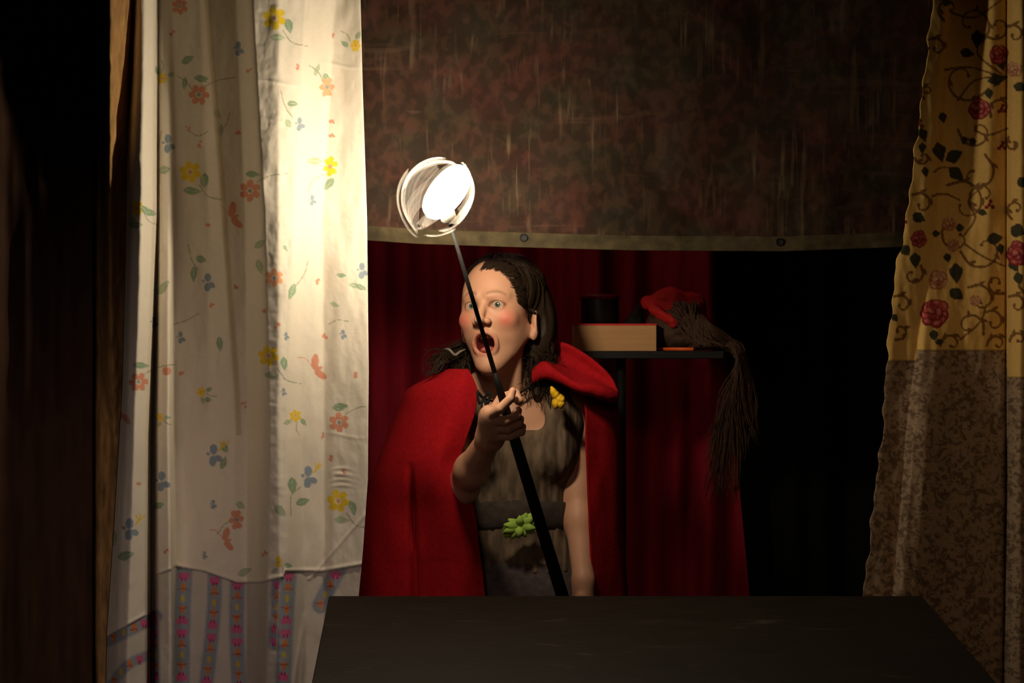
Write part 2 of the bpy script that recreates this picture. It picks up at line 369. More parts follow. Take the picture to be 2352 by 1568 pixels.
for x, y, r, q in [(478,648,20,0),(386,330,20,0),(491,1045,24,1),(708,1095,24,1),(298,1215,24,1),(372,1105,22,0),(548,112,16,0),(415,775,13,0),(717,460,12,0),(832,622,18,0),(688,285,15,0),(657,772,9,0),(788,768,11,0),(651,900,9,0),(490,1158,10,0),(354,740,12,0),(470,1275,9,0)]:
    bluef(x, y, r, q)
for x, y in [(572,160),(430,295),(456,330),(547,303),(762,283),(762,315),(606,718),(635,748),(394,75),(730,648),(476,515),(416,862),(738,1000),(790,1082),(760,1050),(320,1110),(682,152),(608,1270),(488,700),(745,770),(380,1265),(763,80),(540,660),(560,930),(820,860)]:
    R = random.Random(x)
    for k in range(3): cv.ell(x+R.uniform(-5, 5), y+R.uniform(-6, 6), R.uniform(2, 4.5), R.uniform(2, 4), R.random()*3, SAL)
# lower sewn-on striped sheet
def seam_y(x): return np.interp(x, [240, 262, 345, 352, 358, 393, 400, 470, 545, 600, 650, 655, 740, 830, 850], [1465, 1452, 1408, 1400, 1320, 1308, 1300, 1312, 1338, 1337, 1326, 1312, 1313, 1298, 1295])
low = Canvas(200, 1250, 880, 1640, (.62, .56, .50))
BAND = (.30, .33, .39); PNK = (.62, .13, .28); ORG = (.66, .22, .06)
def band(P, w):
    low.line(P, w+8, (.47, .46, .46), .55); low.line(P, w, BAND)
    Q = catmull(P, 200); L = np.r_[0, np.cumsum(np.hypot(*np.diff(Q, axis=0).T))]; k = 0; s = 6
    while s < L[-1]:
        x = np.interp(s, L, Q[:, 0]); y = np.interp(s, L, Q[:, 1]); t = k % 5
        if t in (0, 1):
            u = -1 if t == 0 else 1
            for d in (-1, 0, 1): low.ell(x+d*w*.2, y+(0 if d else 2*u), w*.17, 8, 0, PNK)
            low.ell(x-w*.12, y+9*u, 1.6, 4, 0, (.4, .02, .12)); low.ell(x+w*.12, y+9*u, 1.6, 4, 0, (.4, .02, .12))
        elif t in (2, 4):
            u = 1 if t == 2 else -1
            low.leaf(x, y, 12, 5, 1.57, ORG); low.line([(x-w*.32, y+6*u), (x, y+3*u), (x+w*.32, y+6*u)], 2.5, (.45, .1, .06))
        else: low.ell(x, y, 4, 8, 0, (.62, .45, .06))
        s += 26; k += 1
band([(424,1290),(418,1430),(416,1640)], 36); band([(494,1300),(490,1420),(466,1640)], 30); band([(546,1310),(544,1450),(552,1640)], 32)
band([(640,1310),(636,1400),(630,1480)], 26); band([(665,1290),(658,1400),(646,1640)], 32); band([(785,1290),(765,1330),(735,1390)], 34)
band([(360,1415),(300,1445),(240,1475)], 26); band([(350,1500),(290,1530),(240,1600)], 20); band([(356,1420),(358,1500),(362,1640)], 14)
def white_color(X, Y):
    c = cv.sample(X, Y); lo = low.sample(X, Y); m = (Y > seam_y(X))
    c = np.where(m[..., None], lo, c)
    sm = np.exp(-((Y-seam_y(X))/2.0)**2)*.35
    # narrow yellowed seam running down the panel
    xs = np.interp(Y, [0, 450, 900, 1300], [476, 512, 545, 560]); sl = (np.exp(-((X-xs)/7.)**4)*(Y < 1000))*.55
    c = c*(1-sl[..., None])+np.array((.50, .38, .20))*sl[..., None]
    w = fbm(X/6, Y/3, 3, 5)*.06
    return c*(1-sm[..., None])*(.97+w[..., None])
def white_extra(X, Y):
    e = (fbm(X/60, Y/170, 3, 1)-.5)*.014+(fbm(X/22, Y/40, 3, 9)-.5)*.0035
    # crumpled ridge front (creases across), diagonal pulls near the right hem
    g = np.exp(-((X-625)/45.)**2); e += g*(vnoise(X/18, Y/9, 3)-.5)*.0012
    for cy, cx, w in ((190, 640, 60), (275, 625, 45), (150, 780, 40), (925, 600, 40), (1090, 785, 22), (1000, 790, 45)):
        e += -.0013*np.exp(-((Y-cy-6*np.sin((X-cx)/25))/4.)**2-((X-cx)/w)**2)
    d = (Y-1290)+(X-745)*1.15; e += -.0025*np.exp(-(d/5.)**2)*(X > 690)*(Y > 1130)*(Y < 1330)
    for k in range(4):
        e += -.002*np.exp(-((Y-1075-k*13-((X-785)/10.)**2*.6)/3.5)**2-((X-785)/20.)**2)
    sy = seam_y(X); e += np.where(Y > sy, .004, 0)-.003*np.exp(-((Y-sy+4)/4.)**2)
    for k in range(5): # puckers of the lower sheet
        e += -.006*np.exp(-((X-(700-k*8)+ (Y-1568)*(.05*k))/6.)**2)*np.clip((Y-1400)/100, 0, 1)*(k % 2)
    return e
cols = [c4([296,281,262,236], [3.60,3.58,3.57,3.57]), c4([303,290,275,248], [3.58,3.56,3.54,3.53]), c4([318,302,290,268], [3.50,3.475,3.475,3.48]), c4([332,325,308,292], [3.495,3.455,3.45,3.45]),
        c4([356,354,338,338], [3.535,3.51,3.49,3.49]), c4([358,358,345,346], [3.67,3.67,3.68,3.68]), c4([364,363,356,356], [3.68,3.68,3.68,3.68]), c4([368,368,362,360], [3.66,3.63,3.53,3.50]),
        c4([390,392,391,396], [3.67,3.62,3.51,3.48]), c4([395,398,397,404], [3.67,3.665,3.65,3.61]), c4([460,480,480,470], [3.675,3.675,3.66,3.60]), c4([476,513,540,540], [3.655,3.655,3.645,3.59]), c4([545,565,570,566], [3.68,3.67,3.655,3.60]),
        c4([566,592,600,590], [3.62,3.60,3.58,3.54]), c4([575,603,616,612], [3.475,3.475,3.475,3.47]), c4([640,640,640,645], [3.455,3.46,3.46,3.45]), c4([705,675,660,665], [3.475,3.475,3.47,3.47]), c4([714,690,690,700], [3.50,3.49,3.51,3.53]),
        c4([770,740,745,745], [3.535,3.53,3.535,3.54]), c4([790,780,765,765], [3.53,3.52,3.52,3.51]), c4([826,842,846,825], [3.505,3.505,3.50,3.50]), c4([900]*4, 3.51)]
yl = lambda y: np.interp(y, [0, 300, 600, 900, 1200, 1450, 1568], [300, 292, 288, 280, 262, 245, 243])
yr = lambda y: np.interp(y, [-200, 0, 200, 500, 850, 1100, 1260, 1368, 1450, 1568], [822, 828, 833, 843, 847, 845, 834, 824, 790, 760])
c = drape('white_flowered_curtain', M['white_cloth'], rows(2.4), 2.2, yl, yr, fold_depth(cols, 3.2, white_extra), white_color)
tag(c, 'cream curtain printed with yellow and coral flowers, striped sheet sewn along its bottom', 'curtain')

# brown linen and dark drapes on the far left
bcols = [c4([190,190,190,190], 3.66), c4([215]*4, 3.64), c4([238,238,230,225], [3.62,3.63,3.60,3.62]), c4([242,246,250,240], [3.45,3.50,3.62,3.62]), c4([248,250,262,250], [3.42,3.49,3.60,3.61]), c4([296,262,275,262], [3.495,3.535,3.62,3.63]), c4([330]*4, 3.66)]
o = drape('brown_linen_curtain', M['brown_linen'], rows(5), 3, lambda y: 196.+0*y, lambda y: yl(y)+3, fold_depth(bcols, 5, lambda X, Y: (fbm(X/18, Y/45, 3, 4)-.5)*.016))
tag(o, 'narrow brown linen curtain beside the cream flowered one, a gold glint at its top', 'curtain')
o = drape('dark_brown_drape', M['dark_drape'], rows(10), 6, lambda y: -330.+0*y, lambda y: 213.+0*y,
          lambda X, Y: 3.57+.007*np.sin(X/26.+.6*np.sin(X/90.))+.008*np.sin(X/11.)*np.clip(Y/1500, 0, 1)+(fbm(X/30, Y/200, 2, 2)-.5)*.02)
tag(o, 'very dark brown drape filling the far left side', 'curtain')

# ---------------------------------------------------------------- rose print curtain on the right
GOLD = np.array((.66, .43, .14)); rv = Canvas(1940, -60, 2620, 1640, GOLD)
VN = (.19, .095, .03); LF = (.045, .045, .025); BUD = (.16, .05, .03)
def curl(x, y, r, a, hand=1, w=(6.5, 3)):
    P = [(x+math.cos(a+hand*t*.75)*r*(1-t/8.5), y+math.sin(a+hand*t*.75)*r*(1-t/8.5)) for t in range(8)]
    rv.line(P, w, VN); rv.ell(*P[-1], 4, 4, 0, VN)
    for t in (1, 3): rv.leaf(P[t][0]+4, P[t][1]-5, 10, 4, a+hand*t+.8, VN)
for x, y, r, a, h in [(2245,300,45,3.2,-1),(2300,250,30,2.5,1),(2215,180,60,.5,1),(2230,55,50,1.,-1),(2180,20,30,2,1),(2290,60,35,2.5,-1),(2240,400,50,5.2,1),(2260,450,42,1.7,1),(2215,470,60,4.,1),(2200,545,45,4.4,-1),(2260,570,55,3,-1),
    (2115,470,30,4,1),(2095,630,28,5.5,1),(2070,700,25,4,1),(2065,760,22,2,-1),(2250,690,40,4,1),(2290,650,28,1,1),(2225,750,38,.5,-1),(2280,740,30,4,1),(2185,790,26,3,1),(2120,360,20,3,-1),(2150,110,25,4,1),(2330,80,25,4,1),(2335,480,25,2,1),(2335,700,25,4,1),(2330,330,20,4,-1),(2290,790,24,3,1),(2400,200,50,3,1),(2430,500,50,1,1),(2340,780,20,3,1),(2130,210,18,2,1),(2380,650,40,3,-1)]:
    curl(x, y, r, a, h)
for P in [[(2170,160),(2230,155),(2310,180)],[(2200,230),(2240,185),(2310,175)],[(2300,170),(2250,130),(2245,100)],[(2215,540),(2240,500),(2225,460),(2270,420)],[(2215,560),(2260,590),(2310,612)],[(2140,450),(2170,445),(2205,460)],
          [(2185,30),(2240,40),(2300,0)],[(2205,780),(2250,740),(2265,700)],[(2240,300),(2270,310),(2315,295)],[(2145,395),(2160,385),(2190,385)]]:
    rv.line(P, (5, 3.5), VN)
for x, y, l, w, a in [(2245,90,20,11,1.6),(2222,122,16,9,.2),(2300,148,14,8,1.3),(2292,182,22,9,-.2),(2272,215,12,8,1.4),(2165,270,12,8,1.4),(2158,350,22,11,1.3),(2192,358,20,12,-.5),(2197,400,20,11,.7),(2285,548,17,12,-.2),(2298,572,12,7,1.4),
    (2196,628,22,12,1.5),(2197,675,17,12,.6),(2110,500,15,11,.5),(2080,575,13,11,1),(2102,598,17,10,1.5),(2145,770,12,9,1.4),(2176,592,10,8,1.3),(2205,523,9,8,0),(2150,536,9,7,0),(2258,488,10,6,.4),(2082,300,14,7,1.3),(2118,340,12,7,1.6),(2125,395,12,6,1.4),
    (2345,200,16,9,.2),(2338,530,16,14,.5),(2330,610,16,9,1),(2350,420,14,11,1),(2235,325,9,8,0),(2215,322,8,8,0),(2125,115,14,5,-.5),(2340,640,14,9,1.3),(2245,690,12,8,.6),(2175,5,12,7,0),(2120,310,16,8,1.2),(2158,785,10,6,0),(2055,730,9,7,1)]:
    rv.leaf(x, y, l*1.12, w*1.1, a, LF, (.12, .10, .05)); rv.leaf(x+l*.3*math.sin(a), y-l*.3*math.cos(a), l*.7, w*.6, a+.5, LF); rv.leaf(x-l*.3*math.sin(a), y+l*.3*math.cos(a), l*.7, w*.6, a-.5, LF)
DR, MR, LR = (.20, .02, .025), (.38, .06, .06), (.62, .22, .18)
for x, y, r in [(2294,125,24),(2250,250,26),(2147,718,36),(2340,582,30),(2110,548,20),(2160,-20,20),(2440,330,30)]: rv.rose(x, y, r, DR, MR, LR)
for x, y, r in [(2155,643,24),(2180,515,17),(2188,563,15),(2240,690,13),(2330,160,18)]: rv.rose(x, y, r, (.35, .12, .06), (.50, .26, .14), (.72, .48, .30))
for x, y in [(2272,470),(2300,250),(2110,285),(2072,505),(2300,335)]:
    for d in ((0, 0), (8, 5), (-6, 6), (3, -8)): rv.ell(x+d[0], y+d[1], 4.2, 4.2, 0, DR)
def seam_r(x, y): 
    cr = crease(y); return np.where(x < cr, 828, np.where(x < 2313, 804, 866))
crease = lambda y: np.interp(y, [0, 350, 480, 650, 800, 900, 1260, 1370, 1568], [2178, 2152, 2142, 2122, 2106, 2096, 2056, 2050, 2045])
def gold_color(X, Y):
    c = rv.sample(X, Y); n = np.abs(fbm(X/13+3*vnoise(X/18, Y/18, 8), Y/13+3*vnoise(X/18, Y/18, 18), 3, 30)-.5)
    n2 = fbm(X/9, Y/9, 2, 40)
    t = np.clip((n-.05)*18, 0, 1)*np.clip((n2-.35)*6, 0, 1)
    lo = np.array((.31, .22, .15))*(1-t[..., None])+np.array((.135, .09, .057))*t[..., None]
    lo = lo*(.9+.2*fbm(X/3, Y/3, 2, 6))[..., None]
    m = Y > seam_r(X, Y); c = np.where(m[..., None], lo, c)
    c = c*(1-.5*np.exp(-((Y-seam_r(X, Y))/2.)**2))[..., None]
    return c*(.92+.16*fbm(X/4, Y/4, 2, 77))[..., None]
KY = [0, 500, 1000, 1500]
rc = [c4([2080,2030,1980,1930], 3.53), c4([2143,2082,2026,1970], 3.53), c4([2172,2133,2078,2040], [3.54,3.545,3.545,3.545]), c4([2178,2141,2086,2046], [3.55,3.55,3.55,3.55]), c4([2184,2150,2094,2054], [3.61,3.57,3.50,3.50]),
      c4([2205,2180,2130,2090], [3.61,3.58,3.495,3.505]), c4([2245,2230,2190,2160], [3.595,3.575,3.545,3.545]), c4([2280,2270,2250,2240], 3.56), c4([2309,2308,2306,2300], 3.57), c4([2314,2313,2312,2307], 3.60), c4([2319,2318,2317,2312], [3.53,3.53,3.53,3.53]), c4([2345,2345,2342,2340], 3.49),
      c4([2390]*4, 3.51), c4([2430]*4, 3.60), c4([2480]*4, 3.53), c4([2560]*4, 3.60), c4([2700]*4, 3.55)]
def rleft(y): return np.interp(y, [-300, 0, 130, 300, 450, 530, 600, 760, 870, 1000, 1130, 1260, 1368, 1568], [2170, 2143, 2128, 2108, 2088, 2078, 2060, 2042, 2033, 2027, 2008, 1996, 1982, 1970])+3.5*np.sin(y/17.)*np.sin(y/71.)+1.5*np.sin(y/8.)
c = drape('rose_print_curtain', M['gold_cloth'], rows(2.6), 2.4, rleft, lambda y: 2580.+0*y, fold_depth(rc, 4, lambda X, Y: (fbm(X/50, Y/190, 3, 21)-.5)*.014+(fbm(X/16, Y/30, 2, 12)-.5)*.002), gold_color)
tag(c, 'gold curtain with roses and scrolling vines above a brown damask lower half', 'curtain')

# ---------------------------------------------------------------- hanging backdrop
bb = lambda X: np.interp(X, [700, 845, 960, 1200, 1450, 1800, 2075, 2300], [548, 552, 560, 568, 575, 577, 567, 560])
def bdepth(X, Yp): return 3.565+np.interp(X, [900, 2000], [0, .075])+(fbm(X/200, Yp/260, 3, 3)-.5)*.04+.005*np.sin(X/90.+Yp/160)+(fbm(X/40, Yp/14, 2, 33)-.5)*.004*np.exp(-((Yp-480)/130)**2)
def banner_part(name, mat, v0, v1, nr, dz, parent=None):
    xs = np.linspace(700, 2330, 330); t = np.linspace(0, 1, nr)
    X = np.repeat(xs[None], nr, 0); top = np.full_like(xs, -330.)
    hem = bb(xs)-34; bot = bb(xs)
    a = {'top': top, 'hem': hem, 'bot': bot}
    Yp = a[v0][None]*(1-t[:, None])+a[v1][None]*t[:, None]
    D = dz+bdepth(X, Yp)
    V = np.stack([(X-CX)/F*D, D, ZC-(Yp-CY)/F*D], -1)
    o = mesh_np(name, V.reshape(-1, 3), grid_faces(nr, len(xs)), mat, parent)
    m = o.modifiers.new('thickness', 'SOLIDIFY'); m.thickness = .0015; m.offset = 0; return o
ban = empty('painted_backdrop', at(1500, -330, 3.64), 'dark reddish brown streaked canvas hanging across the top of the stage opening', 'backdrop')
banner_part('canvas', M['backdrop'], 'top', 'bot', 230, 0, ban); banner_part('hem', M['hem'], 'hem', 'bot', 14, -.004, ban)
for gx, gy in ((1203, 546), (1790, 556)):
    p = at(gx, gy, float(bdepth(np.array([gx*1.]), np.array([gy*1.]))[0])-.0055); g = MB().lathe([(.0052, -.001), (.0068, -.003), (.0085, -.002), (.0090, .001)], p, (0, 1, 0), 24); g.lathe([(.0001, -.0009), (.0054, -.0009)], p, (0, 1, 0), 24)
    g.build('grommet', M['black'], ban)

# ---------------------------------------------------------------- back drapes
def bk(X, Y): return 4.62+.05*np.sin(X/38.)+.02*np.sin(X/14.+1)+.018*np.sin(X/90.)+(fbm(X/40, Y/300, 2, 2)-.5)*.03
o = drape('dark_red_drape', M['red_drape'], rows(14, -250), 5, lambda y: 560.+0*y, lambda y: np.interp(y, [500, 1368], [1640, 1722]), bk)
tag(o, 'dark red drape hanging behind the person and the shelf', 'curtain')
o = drape('black_drape', M['black_drape'], rows(20, -250), 10, lambda y: 1560.+0*y, lambda y: 2700.+0*y, lambda X, Y: bk(X, Y)+.22)
tag(o, 'black drape in the dark gap between the red drape and the gold curtain', 'curtain')

# ---------------------------------------------------------------- black table in front
ZT = 1.37-583/F*3.42
def tp(px, py): # point on the table top plane
    Y = F*(ZC-ZT)/(py-CY); return at(px, py, Y)
tb = empty('black_table', (.2, 2.9, 0), 'matte black scuffed table top across the bottom of the picture', 'table')
c0, c1 = tp(755, 1368), tp(2118, 1368); d0, d1 = tp(712, 1585), tp(2305, 1585)
d0 = c0+(d0-c0)*1.25; d1 = c1+(d1-c1)*1.25
V = [c0, c1, d1, d0]; V = np.array(V+[v-np.array([0, 0, .035]) for v in V])
def scuffed():
    m = M['black_paint'].copy(); m.name = 'scuffed_black_paint'; nt = m.node_tree; N = nt.nodes; L = nt.links; b = N['Principled BSDF']
    src = b.inputs['Base Color'].links[0].from_socket
    tc = N.new('ShaderNodeTexCoord'); mp = N.new('ShaderNodeMapping'); mp.inputs['Rotation'].default_value = (0, 0, .25); mp.inputs['Scale'].default_value = (1, 2.2, 1); L.new(tc.outputs['Object'], mp.inputs[0])
    n = N.new('ShaderNodeTexNoise'); n.inputs['Scale'].default_value = 7; n.inputs['Detail'].default_value = 8; n.inputs['Distortion'].default_value = 1.5; L.new(mp.outputs[0], n.inputs[0])
    r = N.new('ShaderNodeValToRGB'); r.color_ramp.elements[0].position = .64; r.color_ramp.elements[0].color = (0, 0, 0, 1); r.color_ramp.elements[1].position = .80; r.color_ramp.elements[1].color = (.5, .5, .5, 1); L.new(n.outputs[0], r.inputs[0])
    x = N.new('ShaderNodeMix'); x.data_type = 'RGBA'; L.new(r.outputs[0], x.inputs[0]); L.new(src, x.inputs[6]); x.inputs[7].default_value = (.11, .09, .07, 1); L.new(x.outputs[2], b.inputs['Base Color']); return m
mb = MB().add(V, [[0,3,2,1],[4,5,6,7],[0,1,5,4],[2,3,7,6],[1,2,6,5],[3,0,4,7]]); mb.build('table_top', scuffed(), tb, False, .003)
for q in (c0, c1, d0, d1):
    s = np.array([.06 if q[0] < .2 else -.06, -.06 if q[1] > 3 else .06, 0]); p = q+s
    MB().box((p[0], p[1], (ZT-.035)/2), (.025, .025, (ZT-.035)/2)).build('leg', M['black'], tb, False, .003)
MB().box(((c0+c1)/2+np.array([0, -.06, -.085])), ((c1[0]-c0[0])/2-.09, .012, .05)).build('apron', M['black'], tb, False)
# chalk mark: thin scuff paint smear lying on the top
# ---------------------------------------------------------------- shelf stand behind
YS = 4.02; zs = at(0, 806, YS)[2]
def SX(px, Y=YS): return (px-CX)/F*Y
st = empty('shelf_stand', (SX(1430), YS+.14, 0), 'black shelf on one thin black post in the gloom behind the person', 'shelf')
t = MB(); n = 10
prof = [(SX(1296), -.02), (SX(1296), .26), (SX(1655), .26), (SX(1686), .20), (SX(1692), .12), (SX(1686), .03), (SX(1660), -.02)]
V = [(x, YS+y, zs) for x, y in prof]+[(x, YS+y, zs-.018) for x, y in prof]; k = len(prof)
t.add(V, [list(range(k))[::-1], list(range(k, 2*k))]+[[i, (i+1) % k, (i+1) % k+k, i+k] for i in range(k)]); t.build('shelf_board', M['black'], st, False, .002)
MB().tube([(SX(1432), YS+.06, .02), (SX(1430), YS+.06, zs-.018)], .0115, 16).build('post', M['black'], st)
MB().lathe([(0.001, .025), (.15, .02), (.17, .01), (.17, 0), (.001, 0)], (SX(1432), YS+.06, 0), n=32).build('base', M['black'], st)
bx = empty('wooden_box', (SX(1413), YS+.06, zs), 'small plain light wood box with a red lid edge on the shelf', 'box')
zt = at(0, 743, YS)[2]
MB().box((SX(1413), YS+.06, (zs+zt-.004)/2), (SX(1508)/2-SX(1318)/2, .06, (zt-.004-zs)/2)).build('box_body', M['wood'], bx, False, .0015)
MB().box((SX(1413), YS+.06, zt-.002), (SX(1508)/2-SX(1318)/2, .0605, .002)).build('lid_edge', M['red_card'], bx, False)
r = SX(1421)/2-SX(1331)/2; zp = at(0, 676, YS+.17)[2]
pt = empty('black_pot', (SX(1378, YS+.17), YS+.19, zs), 'dark round pot standing behind the wooden box on the shelf', 'pot')
MB().lathe([(.001, 0), (r*.9, 0), (r, .006), (r, zp-zs-.012)], (SX(1378, YS+.19), YS+.19, zs)).build('pot_body', plain('dark_green_enamel', (.018, .018, .01), .4, .2, 30, .05), pt)
MB().lathe([(r*.97, zp-zs-.012), (r*1.05, zp-zs-.010), (r*1.05, zp-zs-.002), (r*.95, zp-zs), (r*.9, zp-zs-.003), (.001, zp-zs-.003)], (SX(1378, YS+.19), YS+.19, zs)).build('pot_rim', plain('dark_red_rim', (.12, .012, .008), .5, .2, 30, .05), pt)
sk = MB().tube([at(1512, 794, YS-.0)+[0, .08, 0], at(1590, 803.5, YS-.0)+[0, -.005, 0]], [.0035, .0035], 8)
sk = MB().tube([(SX(1512), YS+.05, zs+.0045), (SX(1592), YS-.012, zs+.0045)], .0042, 10).build('orange_stick', M['orange'])
tag(sk, 'thin orange stick lying beside the wooden box on the shelf', 'stick')

# ---------------------------------------------------------------- signed distance body modelling
class Field:
    def __init__(s, xs, ys, zs): s.xs, s.ys, s.zs = [np.asarray(a, np.float32) for a in (xs, ys, zs)]; s.D = np.full((len(xs), len(ys), len(zs)), .2, np.float32)
    def block(s, lo, hi):
        sl = []
        for a, l, h in zip((s.xs, s.ys, s.zs), lo, hi):
            i0 = int(np.searchsorted(a, l)); i1 = int(np.searchsorted(a, h)); sl.append(slice(i0, max(i1, i0)))
        if any(q.start >= q.stop for q in sl): return None
        X, Y, Z = np.meshgrid(s.xs[sl[0]], s.ys[sl[1]], s.zs[sl[2]], indexing='ij'); return tuple(sl), X, Y, Z
    def op(s, lo, hi, fn, k, mode):
        m = k+.012; b = s.block(np.array(lo)-m, np.array(hi)+m)
        if not b: return
        sl, X, Y, Z = b; d = fn(X, Y, Z).astype(np.float32); a = s.D[sl]
        if mode == 'u':
            h = np.clip(.5+.5*(a-d)/k, 0, 1); s.D[sl] = a*(1-h)+d*h-k*h*(1-h)
        else:
            d = -d; h = np.clip(.5-.5*(a-d)/k, 0, 1); s.D[sl] = a*(1-h)+d*h+k*h*(1-h)
    def ell(s, c, r, k=.01, mode='u', R=None, T=None):
        c = np.array(c, float); r = np.array(r, float); B = np.eye(3) if R is None else np.asarray(R)
        if T is not None: c = T[0]@c+T[1]; B = T[0]@B
        mr = np.abs(B)@r
        def fn(X, Y, Z):
            P = [(X-c[0])*B[0, i]+(Y-c[1])*B[1, i]+(Z-c[2])*B[2, i] for i in range(3)]
            k0 = np.sqrt(sum((P[i]/r[i])**2 for i in range(3)))+1e-9; k1 = np.sqrt(sum((P[i]/r[i]**2)**2 for i in range(3)))+1e-9
            return k0*(k0-1)/k1
        s.op(c-mr, c+mr, fn, k, mode)
    def cone(s, a, b, ra, rb, k=.01, mode='u', T=None):
        a = np.array(a, float); b = np.array(b, float)
        if T is not None: a = T[0]@a+T[1]; b = T[0]@b+T[1]
        d = b-a; q = d@d; R = max(ra, rb)
        def fn(X, Y, Z):
            t = np.clip(((X-a[0])*d[0]+(Y-a[1])*d[1]+(Z-a[2])*d[2])/q, 0, 1)
            return np.sqrt((X-a[0]-t*d[0])**2+(Y-a[1]-t*d[1])**2+(Z-a[2]-t*d[2])**2)-(ra+(rb-ra)*t)
        s.op(np.minimum(a, b)-R, np.maximum(a, b)+R, fn, k, mode)
    def box(s, c, h, rr, k=.01, mode='u'):
        c = np.array(c, float); h = np.array(h, float)
        def fn(X, Y, Z):
            q = [np.abs(X-c[0])-h[0]+rr, np.abs(Y-c[1])-h[1]+rr, np.abs(Z-c[2])-h[2]+rr]
            return np.sqrt(sum(np.maximum(v, 0)**2 for v in q))+np.minimum(np.maximum(np.maximum(q[0], q[1]), q[2]), 0)-rr
        s.op(c-h, c+h, fn, k, mode)
    def mesh(s):
        D = s.D; S = D < 0; sh = tuple(n-1 for n in D.shape)
        cnt = np.zeros(sh, np.uint8); offs = [(i, j, k) for i in (0, 1) for j in (0, 1) for k in (0, 1)]
        for i, j, k in offs: cnt += S[i:sh[0]+i, j:sh[1]+j, k:sh[2]+k]
        act = np.argwhere((cnt > 0) & (cnt < 8)); n = len(act)
        idx = {}; lut = np.full(sh, -1, np.int32); lut[act[:, 0], act[:, 1], act[:, 2]] = np.arange(n)
        acc = np.zeros((n, 3)); c = np.zeros(n); co = {}
        for o in offs:
            q = act+np.array(o); co[o] = (D[q[:, 0], q[:, 1], q[:, 2]], np.stack([s.xs[q[:, 0]], s.ys[q[:, 1]], s.zs[q[:, 2]]], 1))
        for a in offs:
            for ax in range(3):
                if a[ax] == 0:
                    b = tuple(1 if i == ax else a[i] for i in range(3)); da, pa = co[a]; db, pb = co[b]; m = (da < 0) != (db < 0)
                    t = np.where(m, da/(da-db+1e-12), 0)[:, None]; acc += np.where(m[:, None], pa+(pb-pa)*t, 0); c += m
        V = acc/c[:, None]; Fs = []
        for ax in range(3):
            o1, o2 = [(1, 2), (2, 0), (0, 1)][ax]
            A = S[tuple(slice(0, -1) if i == ax else slice(1, -1) for i in range(3))]; B = S[tuple(slice(1, None) if i == ax else slice(1, -1) for i in range(3))]
            e = np.argwhere(A != B); off = np.ones(3, int); off[ax] = 0; e = e+off
            inside = S[e[:, 0], e[:, 1], e[:, 2]]
            def g(d1, d2):
                q = e.copy(); q[:, o1] -= d1; q[:, o2] -= d2; return lut[q[:, 0], q[:, 1], q[:, 2]]
            Q = np.stack([g(1, 1), g(0, 1), g(0, 0), g(1, 0)], 1); Q[~inside] = Q[~inside][:, ::-1]; Fs.append(Q)
        Q = np.vstack(Fs); Q = Q[(Q >= 0).all(1)]; return V, Q
def relax(V, Q, it=2, f=.5):
    E = np.vstack([Q[:, [0, 1]], Q[:, [1, 2]], Q[:, [2, 3]], Q[:, [3, 0]]]); n = len(V)
    deg = np.bincount(E.ravel(), minlength=n)[:, None]
    for _ in range(it):
        for ff in (f, -f*.9):
            S = np.stack([np.bincount(E[:, 0], V[E[:, 1], i], n)+np.bincount(E[:, 1], V[E[:, 0], i], n) for i in range(3)], 1)/deg; V = V+(S-V)*ff
    return V
def ax(*segs): return np.concatenate([np.arange(a, b, st) for a, b, st in segs])

# person -------------------------------------------------------------
th = math.radians(22); ro = math.radians(-2.5); pi_ = math.radians(3)
Rz = np.array([[math.cos(th), math.sin(th), 0], [-math.sin(th), math.cos(th), 0], [0, 0, 1]])
Ry = np.array([[math.cos(ro), 0, math.sin(ro)], [0, 1, 0], [-math.sin(ro), 0, math.cos(ro)]])
Rx = np.array([[1, 0, 0], [0, math.cos(pi_), -math.sin(pi_)], [0, math.sin(pi_), math.cos(pi_)]]).T
HR = Rz@Ry@Rx; HC = np.array([-.0295, 3.73, 1.443]); T = (HR, HC)
def hl(p): return HR@np.array(p)+HC
per = empty('person', (0, 3.8, 0), 'person in a red hooded cloak shouting and gripping a lamp pole', 'person')
fd = Field(np.arange(-.28, .28, .0022), np.arange(3.32, 3.95, .0024), ax((-.03, 1.0, .008), (1.0, 1.60, .0022)))
# torso, legs
fd.ell((.0, 3.80, 1.13), (.145, .088, .17), .03); fd.cone((-.14, 3.81, 1.24), (.135, 3.81, 1.24), .048, .048, .04)
for sx in (-.062, .078): fd.ell((sx, 3.735, 1.12), (.05, .045, .052), .03)
fd.ell((.015, 3.80, .98), (.115, .085, .12), .05); fd.ell((.015, 3.81, .86), (.155, .105, .12), .05)
for sx in (-.07, .10):
    fd.cone((sx, 3.81, .80), (sx, 3.79, .47), .085, .056, .03); fd.cone((sx, 3.79, .47), (sx, 3.82, .09), .052, .034, .02)
    fd.cone((sx, 3.82, .045), (sx, 3.66, .025), .034, .024, .02)
# neck
nk = hl((0, .018, -.10)); nb = np.array([-.005, 3.80, 1.25]); fd.cone(nk, nb, .046, .052, .02)
for sx in (-.12, .12): fd.cone((nk+nb)/2+[0, .01, -.02], (sx, 3.81, 1.262), .03, .036, .03)
fd.cone(hl((.04, -.0, -.10)), (.01, 3.745, 1.225), .012, .010, .014)
fd.cone((-.02, 3.745, 1.222), (-.13, 3.78, 1.255), .009, .011, .012); fd.cone((.015, 3.745, 1.222), (.13, 3.78, 1.255), .009, .011, .012)
